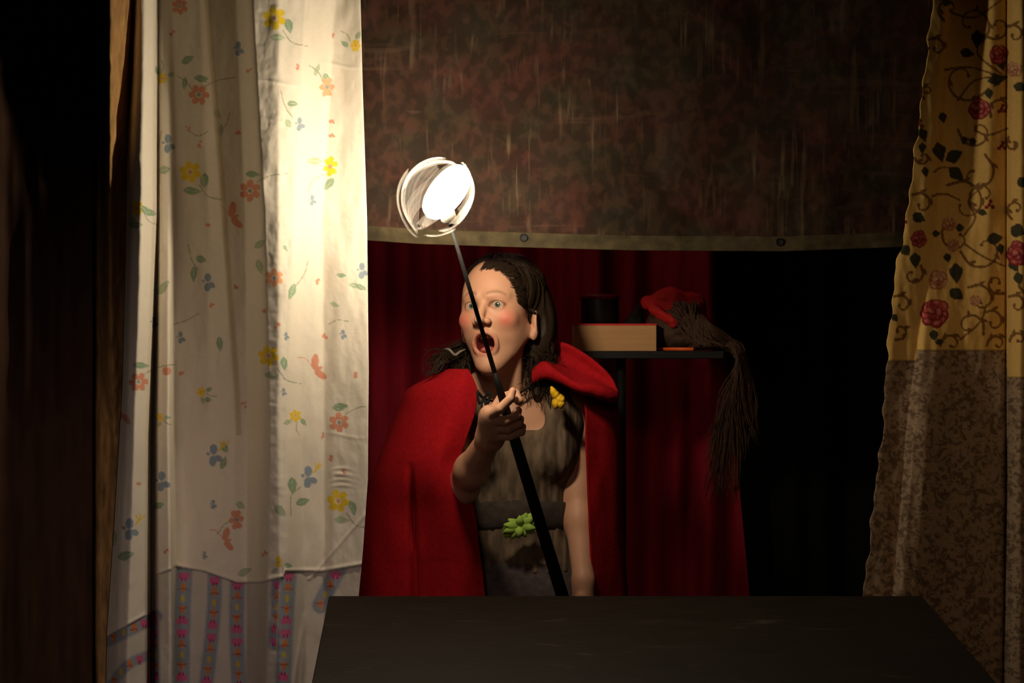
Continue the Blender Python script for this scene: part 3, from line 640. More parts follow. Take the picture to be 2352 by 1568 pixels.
# head
fd.ell((0, .018, .03), (.076, .094, .084), .01, T=T); fd.ell((0, -.028, .01), (.068, .062, .088), .02, T=T)
fd.ell((0, -.028, -.06), (.054, .056, .064), .03, T=T); fd.ell((0, -.042, -.110), (.030, .038, .036), .025, T=T); fd.ell((0, -.066, -.131), (.018, .018, .016), .02, T=T)
for s in (-1, 1):
    fd.cone((s*.058, .0, -.055), (s*.016, -.055, -.122), .019, .014, .02, T=T); fd.ell((s*.047, -.030, -.036), (.021, .036, .046), .02, T=T)
    fd.ell((s*.041, -.063, -.030), (.022, .017, .017), .018, T=T)
    fd.ell((s*.030, -.098, .001), (.018, .014, .0115), .012, 's', T=T)
    fd.cone((s*.012, -.086, .020), (s*.046, -.068, .020), .006, .005, .014, T=T)
    fd.ell((s*.030, -.0705, 0), (.0155, .0155, .0150), .006, T=T)
    fd.ell((s*.030, -.088, -.0003), (.0152, .012, .0082), .0025, 's', T=T)
fd.cone((0, -.084, .006), (0, -.107, -.029), .0070, .0092, .010, T=T); fd.ell((0, -.110, -.032), (.0105, .0105, .0090), .006, T=T)
for s in (-1, 1):
    fd.ell((s*.0140, -.097, -.035), (.0080, .0095, .0078), .005, T=T); fd.ell((s*.0068, -.1025, -.0435), (.0042, .0065, .0050), .002, 's', T=T)
# lips ring + cavity
MC = (0, -.078, -.082)
N_ = 22
for i in range(N_):
    a0 = 2*math.pi*i/N_; a1 = 2*math.pi*(i+1)/N_
    def lp(a):
        x = .0255*math.cos(a); z = MC[2]+.0245*math.sin(a); y = -.087+.30*x*x/.0255+.012*max(0, -math.sin(a))+.0*z
        return (x, y, z)
    r0 = .0036+.0014*abs(math.sin(a0)); fd.cone(lp(a0), lp(a1), r0, r0, .006, T=T)
fd.ell((0, -.083, MC[2]), (.0220, .040, .0200), .004, 's', T=T)
# ears
for s in (-1, 1):
    RE = np.array([[math.cos(s*.45), -math.sin(s*.45), 0], [math.sin(s*.45), math.cos(s*.45), 0], [0, 0, 1.]])
    fd.ell((s*.080, .014, -.038), (.0085, .020, .031), .006, T=T, R=RE); fd.ell((s*.080, .003, -.063), (.0075, .010, .012), .006, T=T)
    fd.ell((s*.0895, .009, -.036), (.0055, .0105, .018), .004, 's', T=T, R=RE)
# right arm (picture left): raised, gripping the pole
LAMP = at(1012, 440, 3.20); HAND = at(1166, 955, 3.40)
U = (LAMP-HAND)/np.linalg.norm(LAMP-HAND)
ELB = at(1062, 1118, 3.60); WR = at(1126, 1003, 3.435)
fd.cone((-.165, 3.80, 1.235), ELB, .046, .034, .03); fd.cone(ELB, ELB+(WR-ELB)*.35, .034, .034, .02); fd.cone(ELB+(WR-ELB)*.35, WR, .034, .0245, .02)
# frame round the pole: W_ = palm side (picture left, slightly back), K_ = towards the camera
W_ = np.array([-1, .25, 0.]); W_ -= U*(W_@U); W_ /= np.linalg.norm(W_); K_ = np.cross(U, W_); K_ = K_ if K_[1] < 0 else -K_
def rp(ang, r, u): # ang 0 = palm side, 90 = camera side, 180 = far (picture right)
    a = math.radians(ang); return HAND+U*u+W_*math.cos(a)*r+K_*math.sin(a)*r
fd.cone(WR, rp(10, .034, -.012), .025, .024, .018); fd.cone(WR, rp(20, .034, .010), .022, .022, .018)
for u in (-.026, -.008, .010, .024): fd.cone(WR+(HAND-WR)*.25, rp(38, .037, u), .015, .0125, .016)
for j, (u, l) in enumerate(((.008, 1.), (-.011, .98), (-.029, .88))):
    K = [rp(42, .038, u), rp(98, .0305*l+.001, u-.002), rp(152, .0265, u-.004), rp(205, .0235, u-.004)]
    for a, b, ra, rb in ((0, 1, .0105, .0098), (1, 2, .0096, .0088), (2, 3, .0086, .0076)): fd.cone(K[a], K[b], ra*(1-.06*j), rb*(1-.06*j), .0025)
# index finger lies up along the pole
K = [rp(45, .037, .022), rp(90, .0315, .034), rp(140, .028, .046), rp(170, .027, .056)]
for a, b, ra, rb in ((0, 1, .0112, .0100), (1, 2, .0098, .0088), (2, 3, .0086, .0076)): fd.cone(K[a], K[b], ra, rb, .0025)
# thumb crosses behind and shows at the picture right side
K = [rp(-15, .032, .004), rp(-70, .032, .024), rp(-130, .029, .034), rp(-178, .031, .030)]
for a, b, ra, rb in ((0, 1, .015, .0125), (1, 2, .0122, .0112), (2, 3, .011, .0092)): fd.cone(K[a], K[b], ra, rb, .004)
# left arm (picture right): hangs beside the body
SH2 = np.array([.15, 3.83, 1.225]); EL2 = at(1327, 1120, 3.77); WR2 = at(1340, 1335, 3.68)
fd.cone(SH2, EL2, .040, .032, .03); fd.cone(EL2, EL2+(WR2-EL2)*.35, .032, .032, .02); fd.cone(EL2+(WR2-EL2)*.35, WR2, .032, .0225, .02)
dn = np.array([.0, -.05, -1.]); dn /= np.linalg.norm(dn); pl = WR2+dn*.055; fd.cone(WR2, pl, .023, .026, .015); fd.ell(WR2+dn*.055, (.018, .036, .045), .012)
for j, (dy, l) in enumerate(((-.028, .065), (-.010, .074), (.008, .069), (.025, .054))):
    a = WR2+dn*.090+np.array([0, dy, 0]); b = a+dn*l*.5+np.array([-.006, dy*.1, 0]); e = b+dn*l*.42+np.array([-.018, 0, 0]); fd.cone(a, b, .0095, .0088, .003); fd.cone(b, e, .0086, .0072, .003)
a = WR2+dn*.035+np.array([-.008, -.026, 0]); b = a+np.array([-.012, -.022, -.034]); e = b+np.array([-.008, -.006, -.030]); fd.cone(a, b, .013, .010, .008); fd.cone(b, e, .0098, .0078, .003)
V, Q = fd.mesh(); V = relax(V, Q, 3, .5)
# skin colour of the real face: lips, rouge, brows, mouth lining
P = (V-HC)@HR; x, y, z = P.T
skin = np.array((.56, .29, .185)); C = np.tile(skin, (len(V), 1))
def blend(m, c):
    global C
    m = np.clip(m, 0, 1)[:, None]; C = C*(1-m)+np.array(c)*m
hd = (z > -.16) & (y < .05)
for s in (-1, 1):
    blend(hd*np.exp(-((x-s*.050)/.017)**2-((z+.030)/.018)**2)*.75*(y < -.0), (.55, .10, .07))
    blend(hd*(y < -.055)*np.exp(-((x-s*.030)/.017)**2-((z+.000)/.013)**2)*.55, (.36, .13, .07))
    bz = .0285-.35*np.abs(x-s*.028)**2/.02
    blend(hd*(y < -.05)*np.exp(-((z-bz)/.0035)**2)*(np.abs(x-s*.031) < .020)*.55, (.17, .075, .035))
mr = np.sqrt((x/.0285)**2+((z-MC[2])/.0275)**2)
blend(hd*(y < -.06)*np.clip((1.08-mr)/.12, 0, 1)*.55, (.44, .12, .09))
for s in (-1, 1):
    er = np.sqrt(((x-s*.030)/.0160)**2+(z/.0088)**2); blend(hd*(y < -.06)*np.exp(-((er-1.)/.13)**2)*.75*(z > -.003), (.09, .04, .025)); blend(hd*(y < -.06)*np.exp(-((er-1.)/.13)**2)*.35, (.2, .08, .05))
blend(hd*(y > -.076)*(y < .0)*(mr < .85)*(np.abs(x) < .03), (.10, .01, .01))
body = mesh_np('body', V, Q, M['skin'], per, True, C)
# eyes, teeth, tongue
def usphere(c, r, n=36, m=24):
    V = [np.array(c)+np.array(r)*np.array([math.sin(p)*math.cos(t), math.sin(p)*math.sin(t), math.cos(p)]) for p in np.linspace(1e-3, math.pi-1e-3, m) for t in np.arange(n)*2*math.pi/n]
    return np.array(V), np.array([[i*n+k, (i+1)*n+k, (i+1)*n+(k+1) % n, i*n+(k+1) % n] for i in range(m-1) for k in range(n)])
gz = np.array([.10, -1, .0]); gz = HR@(np.array([.16, -1, .02])/np.linalg.norm([.16, -1, .02]))
for s in (-1, 1):
    c = hl((s*.030, -.0715, 0)); V, Q = usphere(c, .0133, 64, 48); d = (V-c)/.0133; an = np.degrees(np.arccos(np.clip(d@gz, -1, 1)))
    C2 = np.tile((.44, .38, .33), (len(V), 1)); C2[an < 27] = (.09, .10, .065); C2[(an < 27) & (an > 23)] = (.04, .04, .03); C2[an < 11] = (.004, .004, .004)
    mesh_np('eye', V, Q, M['eye'], per, True, C2)
tm = MB()
for k in range(-4, 5):
    a = k*.30; tm.add(*(lambda q: (q[0]@HR.T+hl((.0175*math.sin(a), -.060-.021*math.cos(a)+.006, -.0655)), q[1].tolist()))(usphere((0, 0, 0), (.0034, .0028, .0052), 10, 8)))
tm.build('teeth', M['tooth'], per)
V, Q = usphere((0, 0, 0), (.0165, .024, .0085), 28, 18); mesh_np('tongue', V@HR.T+hl((0, -.060, -.0955)), Q, M['tongue'], per)
# hair --------------------------------------------------------------
hf = Field(np.arange(-.16, .12, .0024), np.arange(3.60, 3.90, .0026), np.arange(1.20, 1.59, .0026))
hf.ell((.004, .026, .034), (.088, .100, .086), .01, T=T)
hf.ell((-.002, -.115, -.026), (.067, .098, .094), .006, 's', T=T)
hf.ell((0, -.02, -.10), (.11, .085, .085), .012, 's', T=T)
hf.ell((.066, .060, -.04), (.044, .042, .095), .02, T=T); hf.ell((-.05, .060, -.05), (.038, .036, .09), .02, T=T); hf.ell((.0, .075, -.05), (.05, .035, .10), .02, T=T)
for s in (-1, 1): hf.ell((s*.090, .003, -.042), (.017, .028, .037), .006, 's', T=T)
hf.cone(hl((.058, .058, -.10)), at(1232, 905, 3.73), .026, .010, .02); hf.cone(hl((-.060, .055, -.09)), at(1040, 850, 3.74), .026, .013, .02)
V, Q = hf.mesh(); V = relax(V, Q, 2)
Pn = (V-HC)@HR; ang = np.arctan2(Pn[:, 0], Pn[:, 1]+.02); V = V+(((V-hl((0, .02, 0)))/.1)*((vnoise(ang*22+Pn[:, 2]*12, Pn[:, 2]*9, 4)-.5)*.005)[:, None])
hair = mesh_np('hair', V, Q, M['hair'], per)
sm = MB(); R = random.Random(3)
def scalp(a, e, g=1.03): # a azimuth (0 = back, + picture right), e elevation
    return np.array([.004+.088*g*math.cos(e)*math.sin(a), .026+.100*g*math.cos(e)*math.cos(a), .034+.090*g*math.sin(e)])
for i in range(420):
    s = 1 if R.random() < .58 else -1
    a0 = s*R.uniform(2.0, 3.05); e0 = R.uniform(.80, 1.15); j = lambda v=.004: np.array([R.gauss(0, v) for _ in range(3)])
    p = [hl(scalp(a0, e0)), hl(scalp(s*R.uniform(1.7, 2.0), .55+R.uniform(-.1, .25))), hl(scalp(s*R.uniform(1.05, 1.45), .10+R.uniform(-.15, .2), 1.05)), hl(scalp(s*R.uniform(.6, .95), -.45, 1.08))]
    if s > 0:
        ex = R.uniform(1200, 1285); ey = R.uniform(800, 930); p += [hl((.080, .055, -.07))+j(.013), at(ex*.5+1235*.5, (ey+800)/2, 3.75)+j(.012), at(ex, ey, 3.71)+j(.008)]
    else:
        t = R.random(); ex = 975+t*110; ey = 862-R.random()*60*(1-t)+t*20; p += [hl((-.072, .045, -.07))+j(.010), at((ex+1050)/2, 815, 3.75)+j(.008), at(ex, ey, 3.70)+j(.005)]
    P = catmull(p, 18); w = np.array([.003*math.sin(i+k*.9)*(k/17) for k in range(18)]); P[:, 0] += w; P[:, 2] += .5*w
    sm.tube(P, np.linspace(.0017, .0006, 18)*R.uniform(.7, 1.25), 5)
for i in range(240): # back of the crown
    a = R.uniform(-1.9, 1.9); p = [hl(scalp(a*1.5, 1.1)), hl(scalp(a, .6, 1.04)), hl(scalp(a*.8, 0, 1.05)), hl(scalp(a*.6, -.6, 1.02)), hl((a*.03, .09, -.13)), hl((a*.035, .085, -.17))]
    sm.tube(catmull(p, 12), .0014, 5)
for k in range(26): # loose wisps at the left shoulder and temple
    p = [hl((-.07, .04, -.08)), at(1045-R.random()*30, 812+R.random()*14, 3.69), at(1015-R.random()*22, 840+R.random()*12, 3.665), at(968+R.random()*45, 856+R.random()*10, 3.66)] if k % 2 else \
        [hl((-.06, .03, -.09)), at(1062, 830, 3.68), at(1072+R.random()*6, 862+R.random()*10, 3.655), at(1075+R.random()*20, 885+R.random()*18, 3.64)]
    sm.tube(catmull(p, 12), np.linspace(.0016, .0004, 12), 5)
from mathutils.bvhtree import BVHTree
bvh = BVHTree.FromPolygons([tuple(v.co) for v in body.data.vertices], [tuple(p.vertices) for p in body.data.polygons])
HLN = catmull([(1066, 668), (1076, 636), (1098, 616), (1128, 611), (1158, 622), (1180, 648), (1192, 678), (1198, 698)], 230)
HT = np.gradient(HLN, axis=0); HT /= np.linalg.norm(HT, axis=1)[:, None]
for i in range(460):
    q_ = R.randrange(len(HLN)); hx, hy = HLN[q_]; tg = HT[q_]*(1 if hx > 1098 else -1)
    d = np.array([hx-1120, hy-720.]); d /= np.linalg.norm(d); P = []; j0 = R.gauss(0, 2.2)
    for k in (0, 7, 15, 25, 38):
        p2 = np.array([hx, hy])+d*(k*.62-5+j0+.012*k*k*.3)+tg*(k*.85-4)
        dv = Vector(at(p2[0], p2[1], 1.)-np.array([0, 0, ZC])).normalized(); hit = bvh.ray_cast(Vector((0, 0, ZC)), dv)[0]
        if hit is None or hit.y > 3.77: continue
        P.append(np.array(hit)+np.array([0, -.0006-.0028*k/9, 0]))
    if len(P) >= 4: sm.tube(catmull(P, 9), np.linspace(.0003, .0009, 9), 4)
sm.build('hair_strands', M['hair'], hair)
P = catmull([at(1021, 801, 3.655), at(1032, 803, 3.65), at(1045, 815, 3.65), at(1056, 808, 3.655), at(1069, 802, 3.665)], 20); MB().tube(P, [.0012+.002*math.sin(math.pi*k/19) for k in range(20)], 8).build('hair_clip', M['clip'], hair)
# dress -------------------------------------------------------------
df = Field(np.arange(-.25, .27, .0035), np.arange(3.55, 4.02, .0035), ax((.35, .8, .01), (.8, 1.30, .0035)))
df.ell((.0, 3.80, 1.13), (.158, .100, .172), .03); df.ell((.085, 3.785, 1.17), (.058, .085, .10), .03)
for sx in (-.062, .078): df.ell((sx, 3.735, 1.12), (.056, .052, .056), .03)
df.ell((.015, 3.80, .98), (.124, .094, .12), .05)
df.ell((.015, 3.80, .82), (.165, .115, .16), .06)
for sx in (-.09, .115): df.cone((sx, 3.80, 1.19), (sx*1.0, 3.80, 1.265), .046, .036, .03)
df.box((.004, 3.68, 1.285), (.068, .15, .108), .02, .008, 's')
df.cone((.185, 3.80, 1.26), (.185, 3.80, 1.14), .034, .03, .01, 's'); df.cone((-.185, 3.80, 1.26), (-.185, 3.80, 1.14), .034, .03, .01, 's')
df.box((0, 3.8, 1.36), (.3, .3, .082), .001, .002, 's')
df.box((0, 3.8, .50), (.4, .4, at(0, 1322, 3.66)[2]-.50), .001, .002, 's')
V, Q = df.mesh(); V = relax(V, Q, 2)
V[:, 1] -= (fbm(V[:, 0]*60, V[:, 2]*10, 3, 5)-.5)*.018*(V[:, 1] < 3.8)
dr = mesh_np('dress', V, Q, M['dress'], per)
zb = at(0, 1185, 3.69)[2]
V = []; nn = 72
for k, (dz, g) in enumerate([(.030, 0), (.027, .003), (.010, .0055), (-.010, .0055), (-.027, .003), (-.030, 0)]):
    for i in range(nn):
        a = 2*math.pi*i/nn; V.append((.015+(.129+g)*math.cos(a), 3.80+(.100+g)*math.sin(a), zb+dz+.004*math.sin(3*a)))
mesh_np('waist_shade_band', V, [[k*nn+i, k*nn+(i+1) % nn, (k+1)*nn+(i+1) % nn, (k+1)*nn+i] for k in range(5) for i in range(nn)], plain('painted_waist_shade', (.050, .036, .029), .9, .3, 60, .3), per)  # dark band round the waist stands in for the arm's shadow
V = []; zz = np.linspace(at(0, 1300, 3.66)[2], .30, 22)
for k, z0 in enumerate(zz):
    g = k/21.
    for i in range(96):
        a = 2*math.pi*i/96; w = 1+.05*g*math.sin(a*11)+.02*math.sin(a*5)*g; V.append((.015+(.155+.11*g)*w*math.cos(a), 3.80+(.108+.10*g)*w*math.sin(a), z0))
sk2 = mesh_np('skirt', V, [[k*96+i, k*96+(i+1) % 96, (k+1)*96+(i+1) % 96, (k+1)*96+i] for k in range(21) for i in range(96)], M['skirt'], per)
# cloak -------------------------------------------------------------
# rows: picture height, then (x, Y) stations from the front edge on the picture left, round the back, to the front edge on the right
RW = [(848, [(1075,3.665),(1058,3.66),(1030,3.70),(1035,3.80),(1080,3.86),(1160,3.88),(1240,3.86),(1280,3.80),(1285,3.74),(1270,3.70)]),
      (872, [(1088,3.645),(1050,3.635),(985,3.69),(985,3.83),(1060,3.89),(1160,3.90),(1260,3.89),(1330,3.84),(1335,3.76),(1300,3.71)]),
      (900, [(1096,3.635),(1035,3.62),(944,3.70),(945,3.85),(1040,3.92),(1170,3.93),(1290,3.92),(1385,3.86),(1392,3.77),(1335,3.71)]),
      (950, [(1090,3.615),(1020,3.60),(921,3.71),(925,3.86),(1030,3.94),(1170,3.95),(1290,3.94),(1405,3.87),(1415,3.76),(1345,3.69)]),
      (1010, [(1070,3.600),(1000,3.58),(897,3.71),(905,3.87),(1010,3.95),(1170,3.97),(1300,3.95),(1410,3.88),(1420,3.76),(1345,3.69)]),
      (1060, [(1057,3.595),(985,3.565),(876,3.71),(890,3.88),(1000,3.97),(1170,3.99),(1300,3.97),(1412,3.88),(1422,3.76),(1347,3.69)]),
      (1110, [(1074,3.590),(985,3.56),(857,3.71),(875,3.89),(990,3.98),(1170,4.00),(1300,3.98),(1412,3.89),(1423,3.76),(1349,3.69)]),
      (1180, [(1092,3.600),(1000,3.57),(842,3.71),(865,3.90),(980,4.00),(1170,4.02),(1310,4.00),(1414,3.89),(1425,3.76),(1352,3.69)]),
      (1270, [(1102,3.610),(1000,3.58),(834,3.70),(855,3.91),(980,4.02),(1170,4.04),(1310,4.02),(1418,3.90),(1430,3.76),(1356,3.69)]),
      (1368, [(1114,3.620),(1005,3.585),(826,3.70),(850,3.92),(970,4.04),(1170,4.06),(1320,4.04),(1422,3.91),(1436,3.76),(1360,3.69)]),
      (1900, [(1160,3.640),(1020,3.60),(790,3.69),(800,3.95),(950,4.10),(1170,4.12),(1350,4.10),(1460,3.93),(1470,3.76),(1375,3.68)])]
NS, NR = 240, 260
pys = np.array([r[0] for r in RW], float); ty = np.concatenate([np.linspace(848, 1400, NR-40), np.linspace(1412, 1900, 40)])
st_ = np.array([[list(q) for q in r[1]] for r in RW], float)
flat = catmull(np.hstack([pys[:, None], st_.reshape(len(RW), -1)]), 900); G = np.stack([np.interp(ty, flat[:, 0], flat[:, 1+k]) for k in range(20)], 1).reshape(len(ty), 10, 2)
VV = []
for i, yy in enumerate(ty):
    q = catmull(G[i], NS); g = np.clip((yy-1000)/350, 0, 1.3); s = np.linspace(0, 1, NS)
    # vertical folds
    f = .012*g*np.sin((q[:, 0]-940)/24.)*((s < .35) | (s > .8))
    f += .060*np.exp(-((q[:, 0]-944-(yy-1080)*.03)/5.5)**2)*np.clip((yy-1060)/90, 0, 1)*(s < .3)
    f += (fbm(q[:, 0]/45, np.full(NS, yy)/150, 2, 14)-.5)*.018
    f += .010*np.sin(q[:, 0]/16.)*g*(s > .3)*(s < .8)
    D = q[:, 1]+f; VV.append(np.stack([(q[:, 0]-CX)/F*D, D, ZC-(yy-CY)/F*D], 1))
ck = mesh_np('cloak', np.vstack(VV), grid_faces(len(ty), NS), M['cloak'], per); m = ck.modifiers.new('thickness', 'SOLIDIFY'); m.thickness = .003; m.offset = 0
# hood thrown back over the shoulder on the picture right
def at3(q): return np.array([at(*p) for p in q])
nu, nv = 90, 80
TC = catmull(at3([(1228,838,3.80),(1255,806,3.79),(1292,792,3.775),(1350,822,3.735),(1400,866,3.70),(1421,905,3.685)]), nu)
BC_ = catmull(at3([(1222,862,3.715),(1250,846,3.685),(1285,862,3.665),(1325,884,3.650),(1375,894,3.650),(1419,908,3.678)]), nu)
HV = []
for i in range(nu):
    u = i/(nu-1); t_, b_ = TC[i], BC_[i]; g = math.sin(math.pi*min(1, .08+.92*(1-u)))**.6 if u > .5 else 1.; dz = np.array([0, 0, 1.]); dy = np.array([0, 1., 0])
    dep = .055*g*(1-u**3); th_ = .020*(1-.25*u)+.004*math.sin(u*9)
    q = [t_+dy*.075-dz*.060*(1-.4*u), t_+dy*.035-dz*.010, t_+dy*.008+dz*.004, t_-dy*.004, t_*.72+b_*.28+dy*dep*.7, t_*.45+b_*.55+dy*dep+dz*0, b_+dy*.022+dz*th_*.6, b_+dz*th_*.35, b_-dy*.006-dz*th_*.25, b_+dy*.004-dz*th_*.85, b_+dy*.030-dz*th_*1.0, b_+dy*.07-dz*th_*.9]
    HV.append(catmull(q, nv))
HV = np.array(HV); HV[..., 1] += (fbm(HV[..., 0]*28, HV[..., 2]*34, 2, 6)-.5)*.010
ho = mesh_np('hood', HV.reshape(-1, 3), grid_faces(nu, nv), M['cloak'], ck); m = ho.modifiers.new('thickness', 'SOLIDIFY'); m.thickness = .003; m.offset = 0
# neck cord and bow
cd = MB(); c0_ = at(1111, 915, 3.63)
for sx, sy in ((1, 1), (-1, 1)): cd.tube(catmull([c0_, c0_+[sx*.013, -.004, .014], c0_+[sx*.009, -.006, -.010], c0_], 14), .0028, 8)
cd.tube(catmull([c0_, at(1106, 935, 3.62), at(1112, 958, 3.62), at(1119, 972, 3.625)], 12), .0022, 8); cd.tube(catmull([c0_, at(1117, 938, 3.62), at(1110, 950, 3.62)], 10), .0024, 8)
cd.tube(catmull([at(1097, 900, 3.64), c0_, at(1145, 922, 3.67), at(1175, 912, 3.69), at(1230, 880, 3.72)], 20), .0022, 8); cd.build('neck_cord', M['cord'], per)
# yellow cloth flower on the strap
yf = MB(); fc = at(1280, 915, 3.665)
for k, (dx, dz, l, w) in enumerate([(-.012, .020, .024, .007), (.004, .004, .026, .010), (.012, -.014, .020, .010), (-.003, -.012, .022, .009), (-.006, .010, .020, .008), (.014, -.002, .014, .008)]):
    a = math.radians([115, -55, -80, -100, 100, -35][k]); P = []; mV = []
    for i in range(9):
        t = i/8; c = fc+np.array([dx*.5+math.cos(a)*(t-.3)*l, -.006*math.sin(t*3.1), dz*.5+math.sin(a)*(t-.3)*l]); ww = w*math.sin(math.pi*min(.15+t*.85, .97))
        for j in range(5): s = (j-2)/2; mV.append(c+np.array([-math.sin(a)*s*ww, -.006+.006*s*s, math.cos(a)*s*ww]))
    yf.add(mV, [[i*5+j, i*5+j+1, (i+1)*5+j+1, (i+1)*5+j] for i in range(8) for j in range(4)])
o = yf.build('yellow_flower', M['yellow'], per); m = o.modifiers.new('t', 'SOLIDIFY'); m.thickness = .002
# green leafy ornament at the waist
gf = MB(); gc = at(1194, 1205, 3.67)
for k in range(17):
    a = math.radians([28, 205, 42, 218, 12, 190, 62, -25, 236, 150, -60, 33, 200, -8, 175, 90, 262][k]); l = [.044, .042, .042, .040, .038, .036, .030, .034, .032, .028, .026, .036, .038, .034, .034, .022, .024][k]; mV = []
    for i in range(9):
        t = i/8; c = gc+np.array([math.cos(a)*t*l, -.010-.010*math.sin(t*2.6)-.0010*k, math.sin(a)*t*l]); ww = .0085*math.sin(math.pi*min(.12+t*.88, .98))
        for j in range(5): s = (j-2)/2; mV.append(c+np.array([-math.sin(a)*s*ww, .004*abs(s), math.cos(a)*s*ww]))
    gf.add(mV, [[i*5+j, i*5+j+1, (i+1)*5+j+1, (i+1)*5+j] for i in range(8) for j in range(4)])
o = gf.build('green_leaf_ornament', M['green'], per); m = o.modifiers.new('t', 'SOLIDIFY'); m.thickness = .002

# ---------------------------------------------------------------- lamp on a pole
lp_ = empty('pole_lamp', HAND, 'glowing round lamp of clear curved bands on a thin black pole', 'lamp')
E1 = at(1293, 1372, 3.40+(3.40-3.20)*(1372-955)/(955-440)*1.02)
MB().tube([LAMP-U*.055, HAND+U*.10], [.0036, .0048], 14).build('pole', M['black'], lp_)
MB().tube([HAND+U*.10, HAND+U*.06, HAND, HAND-U*.05, E1, E1-U*.05], [.0048, .0075, .0095, .0110, .0135, .0135], 18).build('handle', M['black'], lp_)
MB().lathe([(.001, -.062), (.012, -.062), (.015, -.056), (.015, -.040), (.011, -.036)], LAMP, U, 24).build('socket', M['grey_metal'], lp_)
AX = np.array([.62, -.12, .78]); AX /= np.linalg.norm(AX)
BC = at(1026, 441, 3.20)
prof = [(.0005, -.060)]+[(.032*math.sin(p)**.8, -.058*math.cos(p)) for p in np.linspace(.12, math.pi-.12, 22)]+[(.0005, .060)]
MB().lathe(prof, BC, AX, 40).build('bulb', M['bulb'], lp_)
# curved clear bands: strips of a sphere, each from one end of the slanted axis towards the other
u0 = np.cross(AX, [0, 1, 0]); u0 /= np.linalg.norm(u0); w0 = np.cross(AX, u0)
SCn = at(1003, 449, 3.20)
BANDS = [(165, 30, 12, 108, .068, 0), (200, 26, 52, 128, .066, 0), (228, 18, 10, 100, .071, .05), (350, 22, 22, 165, .066, .1), (22, 24, 18, 122, .063, -.08), (322, 22, 36, 172, .070, .16),
         (300, 17, 58, 174, .075, .22), (75, 26, 20, 150, .066, 0), (118, 26, 30, 150, .065, 0), (262, 14, 84, 168, .067, .1), (184, 12, 118, 158, .071, 0), (280, 16, 20, 88, .069, -.1), (338, 9, 80, 176, .079, .3)]
for k, (az, wd, t0, t1, rr, tilt) in enumerate(BANDS):
    A2 = AX*math.cos(tilt)+u0*math.sin(tilt); U2 = u0*math.cos(tilt)-AX*math.sin(tilt); V = []; n1, n2 = 28, 8
    for i in range(n1):
        for j in range(n2+1):
            t = math.radians(t0+(t1-t0)*i/(n1-1)+(j/n2)*9*(1 if k % 2 else -1)); a = math.radians(az+wd*(j/n2-.5)+6*math.sin(i/5.))
            V.append(SCn+(rr+.0015*math.cos(j*2.1))*(A2*math.cos(t)*1.10+(U2*math.cos(a)+w0*math.sin(a))*math.sin(t)))
    o = mesh_np('clear_band', V, grid_faces(n1, n2+1), M['plastic'], lp_); m = o.modifiers.new('t', 'SOLIDIFY'); m.thickness = .0012
# ---------------------------------------------------------------- wig on the shelf
wg = empty('long_haired_wig', (SX(1560), YS+.09, zs), 'tangled long brown wig under a red cloth cap spilling over the shelf end', 'wig')
wf = Field(np.arange(.28, .56, .004), np.arange(YS-.02, YS+.24, .004), np.arange(zs-.01, zs+.17, .004))
wf.ell((SX(1560), YS+.11, zs+.055), (.072, .085, .062), .02); wf.ell((SX(1625), YS+.09, zs+.032), (.05, .06, .030), .03); wf.box((SX(1560), YS+.1, zs-.05), (.3, .3, .053), .001, .002, 's')
V, Q = wf.mesh(); V += ((fbm(V[:, 0]*40, V[:, 2]*60, 3, 8)-.5)*.014)[:, None]*np.array([0, 1, .2]); V[:, 2] = np.maximum(V[:, 2], zs+.001); wb = mesh_np('wig_mound', V, Q, plain('wig_base', (.06, .03, .018), .8, .4, 60, .3), wg)
cf = Field(np.arange(.26, .54, .004), np.arange(YS-.04, YS+.26, .004), np.arange(zs+.0, zs+.18, .004))
cf.cone(at(1486, 695, YS+.08), at(1540, 688, YS+.08), .016, .028, .02); cf.cone(at(1540, 688, YS+.08), at(1592, 700, YS+.09), .026, .028, .02); cf.cone(at(1592, 700, YS+.09), at(1618, 738, YS+.07), .024, .012, .02)
cf.cone(at(1500, 708, YS+.05), at(1548, 742, YS+.02), .012, .014, .02)
V, Q = cf.mesh(); V += ((fbm(V[:, 0]*45, V[:, 2]*45, 3, 18)-.5)*.018)[:, None]*np.array([.2, 1, .6]); mesh_np('red_cap', V, Q, M['red_cloth'], wg)
wm = MB(); R = random.Random(11)
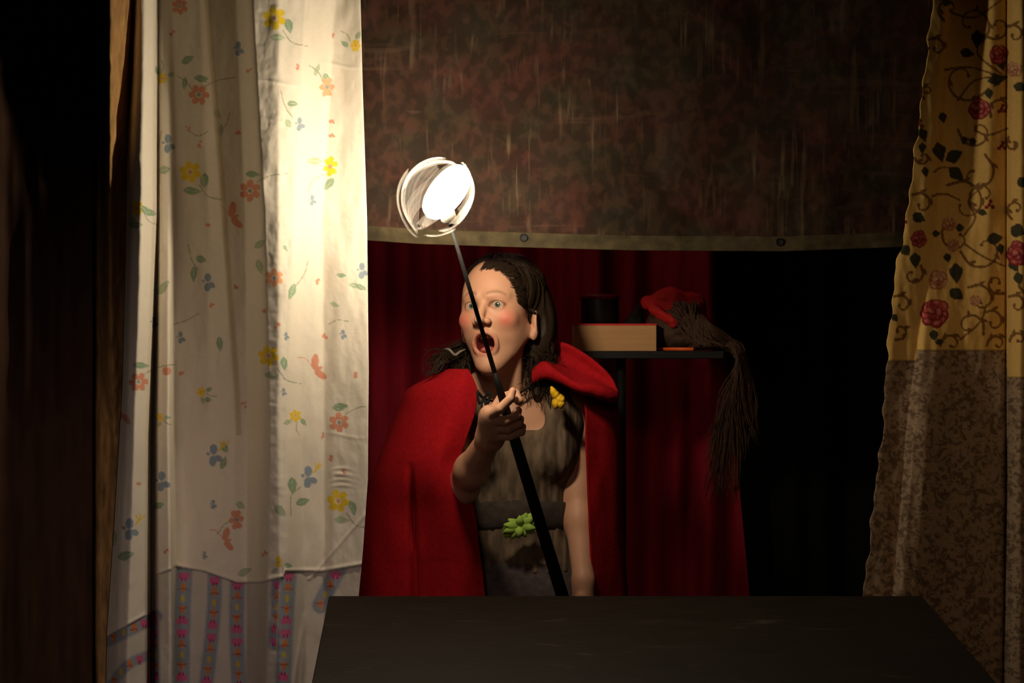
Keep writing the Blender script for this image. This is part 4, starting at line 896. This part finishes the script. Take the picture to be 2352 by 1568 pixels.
for i in range(330):
    x0 = R.uniform(1540, 1600); y0 = R.uniform(690, 735); t = R.random()
    if t < .5: ex, ey = R.uniform(1618, 1700), R.uniform(980, 1160)
    elif t < .8: ex, ey = R.uniform(1680, 1728), R.uniform(900, 1060)
    elif t < .86: ex, ey = R.uniform(1725, 1748), R.uniform(960, 1030)
    else: ex, ey = R.uniform(1600, 1670), R.uniform(790, 802)
    q = R.uniform(-1, 1)
    if t < .86: p = [at(x0, y0, YS+.03+.03*q), at(1612+q*18, 752+R.uniform(-14, 22), YS+.0), at(1668+q*12, 785+R.uniform(-10, 12), YS+.03), at(1702+q*9, 818+R.uniform(-4, 14), YS+.02+.02*q), at((1702+ex)/2+q*16, (818+ey)/2, YS+.02+.02*q), at(ex, ey, YS+.02)]
    else: p = [at(x0, y0, YS+.02), at((x0+ex)/2, 768+8*q, YS-.005), at(ex, ey, YS-.008)]
    P = catmull(p, 20); P[:, 0] += .004*np.sin(np.arange(20)*.8+i)*np.linspace(0, 1, 20); wm.tube(P, np.linspace(.0018, .0007, 20)*R.uniform(.6, 1.3), 5)
wm.build('wig_strands', M['wig'], wg)
gl = empty('black_glove', (SX(1470), YS+.15, zs), 'crumpled black cloth bundle between the dark pot and the red cap', 'cloth')
gf_ = Field(np.arange(.22, .40, .004), np.arange(YS+.10, YS+.26, .004), np.arange(zs-.01, zs+.16, .004))
gf_.ell((SX(1468), YS+.18, zs+.035), (.04, .04, .04), .02); gf_.cone((SX(1468), YS+.18, zs+.06), (SX(1482), YS+.16, zs+.108), .022, .010, .02); gf_.box((SX(1468), YS+.18, zs-.05), (.2, .2, .051), .001, .002, 's')
V, Q = gf_.mesh(); V += ((fbm(V[:, 0]*60, V[:, 2]*50, 3, 8)-.5)*.012)[:, None]*np.array([.5, 1, 0]); V[:, 2] = np.maximum(V[:, 2], zs+.001); mesh_np('cloth_bundle', V, Q, M['cord'], gl)
for o_ in bpy.data.objects:
    if o_.name == 'black_glove': o_.name = 'black_cloth_bundle'
